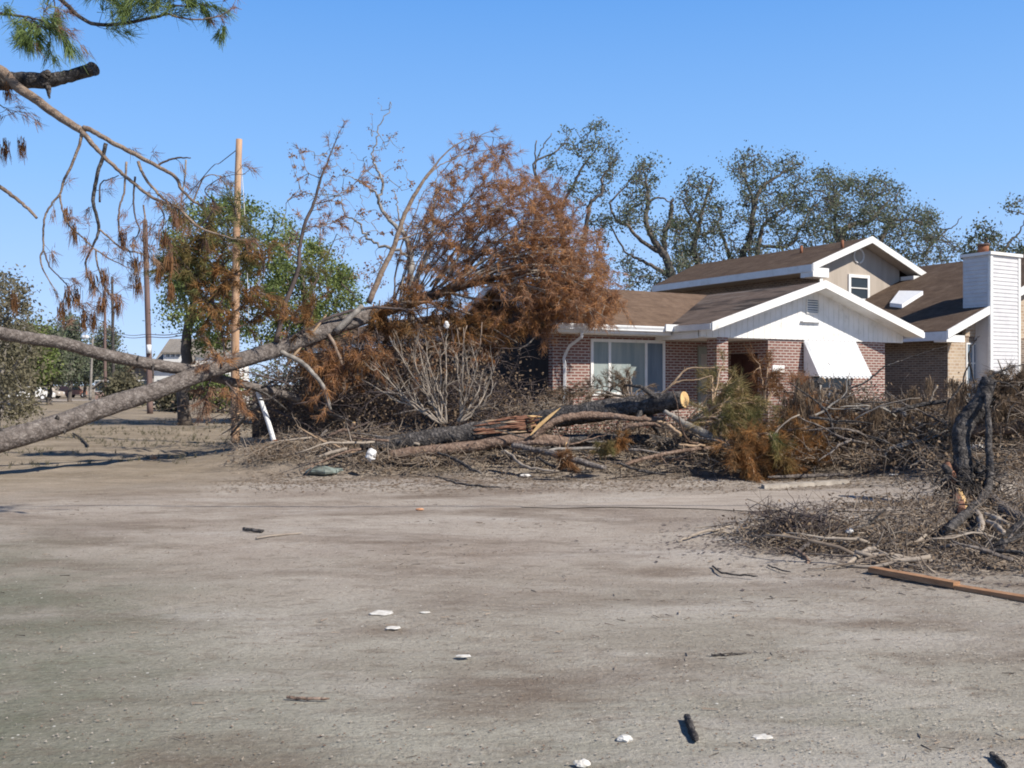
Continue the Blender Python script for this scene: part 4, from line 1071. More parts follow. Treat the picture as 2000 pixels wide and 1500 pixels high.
leafy("oak_tree", "narrow upright oak rising between the forked oak and the widest oak", "oak tree",
      [[(1364, 620, Y0 + 2, .22), (1363, 525, Y0 + 2, .2), (1355, 480, Y0 + 2, .18), (1366, 440, Y0 + 2, .15), (1372, 410, Y0 + 2, .12), (1385, 370, Y0 + 2, .08), (1393, 350, Y0 + 2, .05)],
       [(1358, 485, Y0 + 2, .12), (1335, 510, Y0 + 2, .08), (1345, 530, Y0 + 2, .05)], [(1365, 445, Y0 + 2, .1), (1345, 415, Y0 + 2, .08), (1335, 390, Y0 + 2, .04)], [(1370, 460, Y0 + 2, .1), (1395, 445, Y0 + 2, .07), (1410, 420, Y0 + 2, .04)]],
      [(1318, 420), (1325, 375), (1350, 335), (1372, 332), (1395, 345), (1400, 375), (1415, 400), (1408, 470), (1385, 540), (1320, 540)], 188, Y0 + 2, 2.5, 'oak_leaf', nl=28, rad=.55, size=.15, wob=.2)
leafy("oak_tree", "widest tallest oak with grey forked trunk behind the upper roof", "oak tree",
      [[(1442, 620, Y0 + 3, .34), (1444, 545, Y0 + 3, .3), (1452, 500, Y0 + 3, .25), (1466, 455, Y0 + 3, .2), (1473, 400, Y0 + 3, .17), (1490, 365, Y0 + 3, .13), (1528, 338, Y0 + 3, .08), (1560, 325, Y0 + 3, .04)],
       [(1446, 535, Y0 + 3, .2), (1425, 500, Y0 + 3, .15), (1410, 460, Y0 + 3, .1), (1400, 430, Y0 + 3, .06)], [(1472, 560, Y0 + 3, .2), (1479, 495, Y0 + 3, .17), (1490, 444, Y0 + 3, .14), (1514, 420, Y0 + 3, .1), (1550, 392, Y0 + 3, .06)],
       [(1473, 405, Y0 + 3, .12), (1455, 350, Y0 + 3, .08), (1440, 315, Y0 + 3, .04)], [(1480, 480, Y0 + 3, .12), (1540, 480, Y0 + 3, .1), (1565, 440, Y0 + 3, .07), (1590, 400, Y0 + 3, .04)]],
      [(1420, 318), (1450, 293), (1480, 300), (1530, 296), (1600, 322), (1630, 330), (1640, 380), (1650, 470), (1640, 530), (1450, 550), (1400, 550), (1398, 500), (1412, 450), (1450, 400), (1448, 360)], 478, Y0 + 3, 3.5, 'oak_leaf', nl=28, rad=.55, size=.15, wob=.2)
leafy("oak_tree", "low spreading oak sloping down towards the white chimney", "oak tree",
      [[(1635, 620, Y0 + 5, .34), (1640, 475, Y0 + 5, .26), (1661, 441, Y0 + 5, .2), (1700, 431, Y0 + 5, .15), (1722, 404, Y0 + 5, .1), (1740, 390, Y0 + 5, .05)],
       [(1718, 500, Y0 + 5, .2), (1722, 468, Y0 + 5, .17), (1735, 444, Y0 + 5, .14), (1750, 430, Y0 + 5, .1), (1790, 432, Y0 + 5, .07), (1830, 455, Y0 + 5, .04)],
       [(1640, 480, Y0 + 5, .16), (1630, 430, Y0 + 5, .12), (1640, 380, Y0 + 5, .06)], [(1800, 500, Y0 + 5, .1), (1840, 455, Y0 + 5, .06), (1862, 443, Y0 + 5, .04), (1880, 420, Y0 + 5, .02)]],
      [(1610, 340), (1640, 345), (1690, 352), (1715, 342), (1757, 370), (1775, 395), (1820, 415), (1832, 440), (1850, 465), (1880, 480), (1890, 510), (1800, 515), (1640, 520), (1620, 420)], 478, Y0 + 5, 3.5, 'oak_leaf', nl=28, rad=.55, size=.15, wob=.2)
leafy("oak_tree", "small oak clump beside the chimney flue", "oak tree",
      [[(1925, 700, Y0, .2), (1925, 500, Y0, .15), (1925, 465, Y0, .08), (1918, 450, Y0, .04)], [(1955, 495, Y0, .1), (1975, 470, Y0, .08), (1993, 452, Y0, .05), (2000, 430, Y0, .03)], [(2040, 440, Y0, .05), (2000, 420, Y0, .04), (1975, 410, Y0, .02)]],
      [(1888, 490), (1900, 460), (1915, 438), (1945, 445), (1957, 480), (1990, 460), (2040, 460), (2060, 520), (1900, 520)], 80, Y0, 1.5, 'oak_leaf', nl=40, rad=.55, size=.18, extra=[([(1955, 385), (2030, 375), (2050, 430), (1985, 430)], 12)])
# green trees behind the pole
leafy("broadleaf_tree", "yellow green leafy tree directly behind the bare wooden pole", "tree",
      [[(358, 800, 40, .3), (362, 720, 40, .27), (368, 640, 40, .22), (385, 560, 40, .15), (410, 480, 40, .08), (430, 430, 40, .04)], [(370, 640, 40, .14), (430, 560, 40, .1), (490, 480, 40, .05)], [(372, 620, 40, .1), (340, 540, 40, .06)]],
      [(318, 500), (330, 440), (360, 420), (400, 395), (455, 395), (510, 405), (545, 425), (560, 500), (540, 600), (500, 650), (430, 700), (390, 690), (350, 650), (312, 608), (335, 560)], 300, 40, 2.5, 'tree_leaf', nl=60, rad=.50, size=.14)
leafy("broadleaf_tree", "darker green rounded tree between the pole and the leaning dark limb", "tree",
      [[(600, 790, 42, .3), (600, 700, 42, .25), (600, 620, 42, .2), (590, 540, 42, .12), (580, 470, 42, .05)], [(600, 640, 42, .14), (650, 570, 42, .08), (670, 530, 42, .04)]],
      [(545, 480), (560, 430), (590, 470), (620, 480), (650, 510), (680, 535), (705, 570), (708, 620), (640, 690), (520, 690), (520, 600)], 260, 42, 2.5, 'tree_leaf', nl=60, rad=.50, size=.14)
# bare broken hardwood behind the fan
Yb = 34
leafy("bare_tree", "tall bare broken tree with pale grey curling limbs behind the fallen pine", "tree",
      [[(800, 740, Yb, .17), (802, 640, Yb, .155), (802, 555, Yb, .145), (803, 508, Yb, .135), (796, 472, Yb, .11), (783, 452, Yb, .095), (757, 425, Yb, .08), (741, 400, Yb, .07), (740, 385, Yb, .06), (748, 363, Yb, .055), (734, 325, Yb, .045), (727, 305, Yb, .035), (737, 275, Yb, .03), (739, 246, Yb, .025), (760, 218, Yb, .018), (763, 200, Yb, .01)],
       [(740, 392, Yb, .05), (725, 369, Yb, .045), (702, 355, Yb, .035), (690, 345, Yb, .02)],
       [(803, 504, Yb, .08), (785, 494, Yb, .07), (742, 478, Yb, .06), (716, 463, Yb, .05), (704, 440, Yb, .045), (680, 423, Yb, .035), (669, 403, Yb, .03), (663, 375, Yb, .015)],
       [(806, 560, Yb, .1), (826, 520, Yb, .085), (836, 490, Yb, .075), (838, 465, Yb, .07), (843, 450, Yb, .065), (846, 423, Yb, .055), (849, 390, Yb, .04), (853, 350, Yb, .02)],
       [(842, 452, Yb, .055), (832, 444, Yb, .055), (824, 441, Yb, .05), (812, 444, Yb, .05), (804, 438, Yb, .02)], [(795, 470, Yb, .04), (782, 430, Yb, .035), (776, 400, Yb, .03), (772, 370, Yb, .015)],
       [(716, 463, Yb, .02), (690, 465, Yb, .015), (655, 460, Yb, .008)], [(800, 590, Yb, .06), (760, 600, Yb, .05), (735, 615, Yb, .04)]],
      [(575, 290), (640, 280), (700, 260), (735, 190), (785, 195), (800, 300), (815, 340), (800, 420), (760, 480), (720, 500), (640, 500), (585, 420)], 75, Yb, 2, 'needle_faded', bark='grey_bark', nl=11, rad=.16, size=.10, r0=.01, kr=.006, wob=.25,
      extra=[([(690, 530), (740, 500), (800, 520), (810, 560), (700, 570)], 22), ([(560, 280), (600, 270), (600, 500), (560, 500)], 10)])
# far left thicket and tree line
leafy("scrub_tree", "grey green brushy tree at the left edge behind the dirt lot", "tree",
      [[(-10, 860, 34, .15), (0, 760, 34, .12), (10, 680, 34, .09), (15, 620, 34, .06), (20, 560, 34, .03)], [(-20, 800, 34, .1), (-60, 700, 34, .08), (-90, 600, 34, .04)], [(-5, 760, 34, .06), (35, 700, 34, .04), (45, 640, 34, .02)]],
      [(-160, 560), (-60, 520), (10, 530), (42, 560), (55, 620), (80, 655), (75, 740), (60, 800), (20, 830), (-160, 830)], 330, 34, 2.5, 'pale_leaf', bark='grey_bark', nl=60, rad=.45, size=.13, r0=.012, kr=.006)
def small_tree(x, py_top, hw, Y, leaf, label, n=70, name="broadleaf_tree", grp="trees beyond the lot"):
    yb = HY + EYE * F / Y
    ym = py_top + (yb - py_top) * .3
    s = Y / F
    leafy(name, label, "tree", [[(x, yb - 4, Y, .25), (x + 2, (yb + ym) / 2, Y, .2), (x - 2, ym, Y, .14), (x, py_top + 8, Y, .05)]],
          [(x - hw * .5, py_top + 6), (x, py_top), (x + hw * .6, py_top + 10), (x + hw, ym), (x + hw * .9, ym + (yb - ym) * .5), (x - hw * .8, ym + (yb - ym) * .55), (x - hw, ym)], int(n * 1.4), Y, hw * s * .8, leaf, nl=48, rad=.9, size=.30, r0=.03, group=grp)
small_tree(135, 618, 22, 95, 'oak_leaf', "tall narrow dark tree left of the pale street lamp")
small_tree(205, 640, 28, 110, 'oak_leaf', "dark tree behind the pair of thin poles")
small_tree(62, 640, 30, 75, 'tree_leaf', "tree with bright green patch above the parked white car", 90)
small_tree(100, 672, 38, 130, 'pale_leaf', "hazy grey green tree left of the tall narrow one", 100)
small_tree(165, 690, 30, 125, 'oak_leaf', "low dark tree behind the street lamp post", 80)
small_tree(235, 700, 26, 120, 'pale_leaf', "low pale tree right of the thin black pole")
small_tree(270, 712, 24, 135, 'oak_leaf', "low dark tree behind the small grey house")
small_tree(28, 655, 45, 85, 'pale_leaf', "wide hazy olive tree behind the left thicket", 110)
small_tree(188, 668, 30, 150, 'pale_leaf', "pale distant tree just right of the street lamp", 80)
small_tree(70, 690, 40, 150, 'oak_leaf', "distant dark tree behind the bright green patched one", 90)
small_tree(300, 722, 26, 150, 'pale_leaf', "distant low tree right of the small grey house", 60)
small_tree(120, 700, 34, 165, 'oak_leaf', "most distant dark tree, low behind the tall narrow one", 90)
for (x, yt, hw, Yt, lf, lb_) in [(10, 640, 50, 70, 'pale_leaf', "tall olive tree partly behind the left edge thicket"), (95, 640, 30, 80, 'oak_leaf', "dark tree between the bright green patch and the tall narrow tree"), (240, 735, 22, 70, 'pale_leaf', "low scrub below the small grey house"),
    (345, 765, 22, 62, 'pale_leaf', "low brown bush in front of the white dormer house"), (395, 748, 26, 60, 'pale_leaf', "taller brown bush right of the low one at the dormer house"), (430, 735, 26, 58, 'tree_leaf', "green bush between the dormer house and the bare wooden pole")]:
    small_tree(x, yt, hw, Yt, lf, lb_, 90 if yt < 700 else 40, name='broadleaf_tree' if yt < 700 else 'bush')
# far wood
mb = MB(); pts = []
for i in range(1500):
    x = RNG.uniform(-260, 330); y = 225 + RNG.uniform(-12, 25)
    h = 7 + 5 * mnoise.noise(Vector((x * .04, 0, 3))) + 2.5 * mnoise.noise(Vector((x * .2, 0, 8)))
    pts.append((x, y, RNG.uniform(0, 1) ** .7 * max(h, 3)))
add_leaves(mb, pts, 16, 3.2, 1.1, .7)
tag(mb.build("far_wood", M['oak_leaf']), "low dark belt of woodland along the horizon", None, kind="stuff")

# ================================================================== POLES, WIRES, FAR THINGS
def pole_thing(name, label, cat, rows, mat, parts=None, group=None):
    p = PX(rows)
    t = thing(name, label, cat, tuple(p[0, :3]), group=group)
    c = curve(p, 6); MB().tube(c[:, :3], c[:, 3], n=12, rough=.01).build("pole", M[mat], t)
    return t
pp = pole_thing("wooden_pole", "tall bare orange brown wooden pole standing behind the leaning pine trunk", "pole",
                [(460, 872, 27, .125), (459, 760, 27, .12), (460, 600, 27, .11), (462, 450, 27, .10), (467, 272, 27, .085)], 'pole_wood')
for z in (3.2, 4.6, 5.9):
    x = P(460, 600, 27)[0]
    MB().tube([(x + .09, 26.97, z), (x + .17, 26.95, z)], .02, n=6).build("bolt", M['rust'], pp)
g = MB(); g.tube(curve(PX([(470, 300, 27, .008), (478, 420, 27.1, .008), (484, 560, 27.2, .008), (486, 640, 27.3, .008)]), 5)[:, :3], .010, n=5)
tag(g.build("guy_wire", M['white_metal']), "pale slack wire hanging down beside the bare wooden pole", "wire")
g = MB(); g.tube(curve(PX([(466, 290, 27, .008), (430, 318, 27.8, .008), (400, 342, 28.5, .008), (300, 470, 40, .008), (288, 520, 55.8, .01)]), 5)[:, :3], .012, n=5)
tag(g.build("service_wire", M['old_pole']), "thin dark wire running down left from the top of the bare wooden pole", "wire")
dp = pole_thing("utility_pole", "dark utility pole with white canister left of the white dormer house", "utility pole",
                [(293, 808, 56, .17), (291, 700, 56, .16), (287, 560, 56, .15), (283, 430, 56, .13)], 'old_pole')
a = P(291, 690, 55.75); MB().tube([a, a + (0, 0, .48)], .13, n=12).build("transformer", M['white_metal'], dp)
pole_thing("utility_pole", "thin reddish brown pole, left one of the thin pair", "utility pole", [(207, 776, 88, .14), (205, 700, 88, .13), (205, 560, 88, .10)], 'old_pole')
pole_thing("utility_pole", "thin black pole, right one of the thin pair", "utility pole", [(222, 776, 86, .14), (221, 700, 86, .13), (219, 540, 86, .10)], 'dark_bark')
for (ya, yb_, lab) in ((653, 640, "upper thin cable spanning between the dark utility pole and the thin black pole"), (658, 652, "lower thin cable spanning between the dark utility pole and the thin black pole")):
    g = MB(); g.tube(curve(PX([(120, yb_ - 10, 86, 1), (221, ya - 4, 86, 1), (255, ya + 2, 72, 1), (288, ya, 56, 1), (330, ya + 1, 48, 1), (400, ya - 12, 40, 1)]), 5)[:, :3], .02, n=4)
    tag(g.build("cable", M['old_pole']), lab, "cable")
sl = pole_thing("street_lamp", "pale thin street lamp post with a curved arm and white head", "street lamp", [(176, 782, 72, .10), (178, 730, 72, .09), (181, 660, 72, .07)], 'grey_bark')
c = curve(PX([(181, 662, 72, .04), (178, 657, 71.7, .04), (172, 656, 71.3, .03)]), 5); MB().tube(c[:, :3], c[:, 3], n=6).build("arm", M['grey_bark'], sl)
a = P(167, 659, 71); b = MB()
b.tube([a + (-.3, 0, 0), a + (-.2, 0, .02), a + (.1, 0, .03), a + (.25, 0, .02)], [.05, .14, .14, .06], n=10); b.build("lamp_head", M['white_metal'], sl)
# overhead cables beyond the top of the picture; their shadows lie on the lot
pts = [(-30, 9.3, 7.1), (-10, 9.5, 6.5), (5, 9.4, 6.35), (20, 9.1, 6.6), (36, 8.6, 7.4)]
g = MB(); g.tube(curve(np.array(pts), 8), .022, n=6); tag(g.build("unseen_power_cable", M['old_pole']), "unseen overhead power cable above the lot casting a thin shadow line across it", "cable")

# white house with dormer
def far_house():
    Y = 78; px = lambda x, y, d=0: P(x, y, Y + d)
    k = Y / F
    base = np.array([px(297, 750)[0], Y, 0.0])
    h = thing("dormer_house", "distant white house with grey roof and a dormer of three small windows", "house", tuple(base))
    def bx(x0, x1, y0, y1, d0, d1): 
        a = px(x0, y1); b = px(x1, y0); return MB().box((a[0], Y + d0, max(a[2], -.1)), (b[0], Y + d1, b[2]))
    bx(299, 372, 712, 800, .2, 7).build("wall", M['white'], h)
    bx(372.2, 440, 690, 800, 1.2, 7).build("wall", M['white'], h)
    # main roof: front slope then back slope
    a, b = px(297, 714), px(372, 714); zt = px(0, 657)[2]
    for nm, q in (("roof", [(a[0], Y - .2, a[2]), (b[0], Y - .2, a[2]), (b[0], Y + 4, zt), (a[0], Y + 4, zt)]), ("roof", [(a[0], Y + 4.003, zt), (b[0], Y + 4.003, zt), (b[0], Y + 8, a[2]), (a[0], Y + 8, a[2])])):
        o = MB(); t = slab(q, .15); o.add(t.v[0], t.l[0].reshape(-1, 4)); o.build(nm, M['roof_grey'], h)
    a, b = px(373, 692), px(441, 692); zt2 = px(0, 655)[2]
    o = MB(); t = slab([(a[0], Y + 1, a[2]), (b[0], Y + 1, a[2]), (b[0], Y + 4, zt2), (a[0], Y + 4, zt2)], .15); o.add(t.v[0], t.l[0].reshape(-1, 4)); o.build("roof", M['roof_grey'], h)
    # dormer
    d = bx(320, 357, 688, 708, -.1, 3).build("dormer", M['white'], h)
    a, b = px(317, 688), px(358, 688); zt3 = px(0, 663)[2]
    o = MB(); t = slab([(a[0], Y - .35, a[2]), (b[0], Y - .35, a[2]), (b[0], Y + 3, zt3), (a[0], Y + 3, zt3)], .12); o.add(t.v[0], t.l[0].reshape(-1, 4)); o.build("dormer_roof", M['roof_grey'], d)
    for x in (326, 336, 346):
        w = bx(x, x + 5.5, 692, 697, -.14, -.103).build("window", M['glass'], h)
        bx(x + 2.5, x + 3.1, 692, 697, -.17, -.143).build("mullion", M['white'], w)
    for x in (306, 330):
        bx(x, x + 8, 742, 762, .14, .197).build("window", M['glass'], h)
    bx(357, 365, 742, 790, .12, .197).build("door", M['beige'], h)
far_house()
def small_house(label, x0, x1, yt, ye, Y, wallm, roofm, nwin, gable=True):
    a, b = P(x0, ye, Y), P(x1, yt, Y)
    h = thing("small_house", label, "house", (a[0], Y, 0))
    MB().box((a[0], Y, -.1), (b[0], Y + 8, a[2])).build("wall", M[wallm], h)
    m = (a[0] + b[0]) / 2
    MB().ext([(a[0] + .02, Y + .02, a[2]), (b[0] - .02, Y + .02, a[2]), (m, Y + .02, b[2] - .1)], (0, 7.9, 0)).build("gable", M[wallm], h)
    for q in ([(a[0] - .3, Y - .4, a[2] - .1), (m, Y - .4, b[2]), (m, Y + 8.3, b[2]), (a[0] - .3, Y + 8.3, a[2] - .1)], [(m + .003, Y - .4, b[2]), (b[0] + .3, Y - .4, a[2] - .1), (b[0] + .3, Y + 8.3, a[2] - .1), (m + .003, Y + 8.3, b[2])]):
        o = MB(); t = slab(q, .15); o.add(t.v[0], t.l[0].reshape(-1, 4)); o.build("roof", M[roofm], h)
    for i in range(nwin):
        x = a[0] + (b[0] - a[0]) * (i + .5) / nwin
        w = MB().box((x - .45, Y - .04, .9), (x + .45, Y - .003, 2.1)).build("window", M['white'], h)
        MB().box((x - .37, Y - .06, .98), (x + .37, Y - .043, 2.02)).build("pane", M['glass'], w)
    return h
small_house("small grey gabled house with dark windows left of the dark utility pole", 253, 290, 708, 728, 98, 'roof_grey', 'roof2', 2)
small_house("small red brick building seen between the thin pole pair", 186, 216, 742, 756, 105, 'brick', 'roof_grey', 2)
M['orange_car'] = simple('faded_red_paint', [(.3, C(.38,.17,.12)), (.7, C(.45,.22,.16))], 2, .5)
def car(label, px, Y, mat, rz=0.0, L=4.4, Wd=1.75, H=1.45, name="parked_car"):
    p = P(px, 752, Y); t = thing(name, label, "car", (p[0], Y, 0.0), rz)
    l = L / 2; w = Wd / 2
    prof = [(-l, .35), (-l, .75), (-l * .95, .88), (-l * .62, .93), (-l * .42, H), (l * .28, H), (l * .55, .95), (l * .95, .82), (l, .6), (l, .35)]
    b = LB(); b.ext([(x, -w, z) for x, z in prof], (0, Wd, 0)); b.build("body", mat, t)
    for s in (-1, 1):
        y0, y1 = (s * w, s * (w + .012)); g = LB(); g.ext([(-l * .58, y0, .95), (-l * .42, y0, H - .08), (l * .25, y0, H - .08), (l * .48, y0, .97)], (0, y1 - y0, 0)); g.build("window", M['glass'], t)
        for x in (-l * .62, l * .62):
            q = LB().tube([(x, s * (w - .18), .32), (x, s * (w + .02), .32)], .32, n=16).build("wheel", M['dark_bark'], t)
            LB().tube([(x, s * (w + .0), .32), (x, s * (w + .03), .32)], .17, n=12).build("rim", M['white_metal'], q)
    for s in (-1, 1):
        LB().box((l + .001, s * .62 - .15, .6), (l + .03, s * .62 + .15, .74)).build("headlight", M['plastic'], t)
    return t
car("white car parked far off beside the left thicket", 60, 104, M['white'], .2)
car("dull red vehicle far off beyond the lot, right of the white car", 138, 128, M['orange_car'], 1.2, 3.8)
car("tan car far off between the white car and the left thicket edge", 84, 118, M['beige'], 0.0)

# picket fence pieces
def fence(label, xa, xb, ya, yb, Y, n, mat, gap=.25, seed=1, name="picket_fence"):
    rg = np.random.default_rng(seed)
    a = P(xa, yb, Y); h = EYE - (ya - HY) / F * Y
    x1 = P(xb, yb, Y)[0]; z0 = -.05
    t = thing(name, label, "fence", (a[0], Y, 0))
    st = (x1 - a[0]) / n
    for i in range(n):
        if rg.random() < .08: continue
        x = a[0] + i * st; hh = h * rg.uniform(.86, 1.0); tl = rg.uniform(-.03, .03)
        MB().hexa([(x, Y, z0), (x + st * (1 - gap), Y, z0), (x + st * (1 - gap), Y + .02, z0), (x, Y + .02, z0), (x + tl, Y, hh), (x + tl + st * (1 - gap), Y, hh), (x + tl + st * (1 - gap), Y + .02, hh), (x + tl, Y + .02, hh)]).build("picket", M[mat], t)
    for z in (.4, h * .75):
        MB().box((a[0], Y + .023, z), (x1, Y + .06, z + .08)).build("rail", M[mat], t)
fence("light tan broken picket fence below the leaning trunk, in front of the white dormer house", 350, 402, 779, 812, 50, 14, 'pale_twig')
fence("board fence with tree shade put into its dark colour, behind the white leaning pipe", 492, 700, 752, 848, 28.5, 26, 'shade_board', .06, 3, "board_fence")  # shade of the trees is carried by the dark board colour

# white leaning pipe
c = curve(PX([(537, 868, 22, .055), (524, 825, 22, .055), (512, 790, 22, .053), (505, 770, 22, .05), (503, 762, 22, .045)]), 4)
wp = thing("leaning_pipe", "white metal pipe leaning under the dark lower trunk at the edge of the lot", "pipe", tuple(c[0, :3]))
MB().tube(c[:, :3], c[:, 3], n=12).build("pipe", M['white_metal'], wp)
MB().tube([c[0, :3] + (0, 0, .02), c[0, :3] + (-.01, 0, .1)], .065, n=12).build("collar", M['rust'], wp)

# ================================================================== LOGS AND BRANCHES ON THE GROUND
def logt(name, label, cat, rows, bark, n=14, rough=.04, cut=None, seg=6, wob=.006, group=None, stubs=0):
    """one felled piece; cut = 'a', 'b' or 'ab': pale sawn faces"""
    rr = PX(rows)
    c = curve(rr, seg, wob); c[:, 3] = np.maximum(c[:, 3], .004)
    if max(r[3] for r in rows) > .05:
        for i, p in enumerate(c):
            c[i, 3] *= 1 + .10 * mnoise.noise(Vector(tuple(p[:3] * 2.2)))
            c[i, 2] += .02 * mnoise.noise(Vector(tuple(p[:3] * 1.3 + 5)))
    t = thing(name, label, cat, tuple(c[0, :3]), group=group)
    MB().tube(c[:, :3], c[:, 3], n=n, rough=rough).build("trunk" if c[:, 3].max() > .06 else "stem", M[bark], t)
    for e in (cut or ''):
        i, j = (0, 1) if e == 'a' else (-1, -2)
        d = unit(c[i, :3] - c[j, :3]); p = c[i, :3] + d * .003; r = c[i, 3]
        k = MB(); k.tube([p, p + d * .012], [r * .93, r * .90], n=20); k.build("cut_face", M['cut_wood'], t)
    for q in range(stubs):
        k = RNG.integers(2, len(c) - 2); d = unit(np.cross(c[k + 1, :3] - c[k, :3], RNG.standard_normal(3)))
        g = grow(c[k, :3], d, c[k, 3] * RNG.uniform(3, 6) + .08, c[k, 3] * .4, 3, .2)
        MB().tube(g[:, :3], g[:, 3], n=6).build("twig", M[bark], t)
    return t, c
# A: upper big log
tA, cA = logt("log", "thick dark furrowed log with a pale orange sawn end on top of the heap", "log",
     [(1035, 824, 19.6, .17), (1110, 811, 19.3, .195), (1180, 801, 19.0, .20), (1260, 791, 18.75, .195), (1336, 781, 18.2, .165)], 'dark_bark', 20, .05, 'b', stubs=3)
tB, cB = logt("log", "thick charcoal grey broken log left of the pale splinter, torn open in red brown", "log",
     [(705, 872, 18.4, .12), (770, 866, 18.4, .15), (870, 852, 18.5, .17), (950, 842, 18.6, .20), (1033, 833, 18.7, .235)], 'dark_bark', 20, .05, 'a')
iB = [i for i in range(len(cB)) if 918 < cB[i, 0] / cB[i, 1] * F + HX < 1034]
for k_ in range(34):
    i0 = RNG.integers(iB[0], iB[-1] - 1); i1 = min(len(cB) - 1, i0 + RNG.integers(2, 6))
    an = RNG.uniform(-.35, 1.25)                              # 0 = facing the viewer, pi/2 = top
    pts_ = []
    for i in np.linspace(i0, i1, 6):
        c0 = cB[int(i)]; f_ = i - int(i); c1 = cB[min(int(i) + 1, len(cB) - 1)]; cc_ = c0 * (1 - f_) + c1 * f_
        rr_ = cc_[3] * RNG.uniform(.99, 1.06); pts_.append(np.append(cc_[:3] + rr_ * np.array([0, -math.cos(an), math.sin(an)]), .0))
    pts_ = np.array(pts_); MB().tube(pts_[:, :3], [.006, .026, .034, .032, .022, .008], n=6, flat=.6, rough=.15).build("torn_strip", M['torn_wood'] if k_ % 6 else M['tan_twig'], tB)
for k_ in range(16):
    a_ = RNG.uniform(0, 6.28); rr_ = RNG.uniform(.05, .20)
    o_ = cB[-1, :3] + np.array([-.04, math.cos(a_) * rr_ * .8, math.sin(a_) * rr_])
    g = grow(o_, (1, 0, RNG.uniform(-.2, .3)), RNG.uniform(.06, .22), .032, 3, .12)
    MB().tube(g[:, :3], g[:, 3], n=5).build("shard", M['torn_wood'], tB)
for k_ in range(9):
    g = grow(P(1030, RNG.uniform(806, 850), 18.45), (1, RNG.uniform(-.5, .3), RNG.uniform(-.3, .5)), RNG.uniform(.1, .28), .018, 3, .1)
    MB().tube(g[:, :3], g[:, 3], n=4).build("shard", M['torn_wood'] if k_ % 2 else M['cut_wood'], tB)
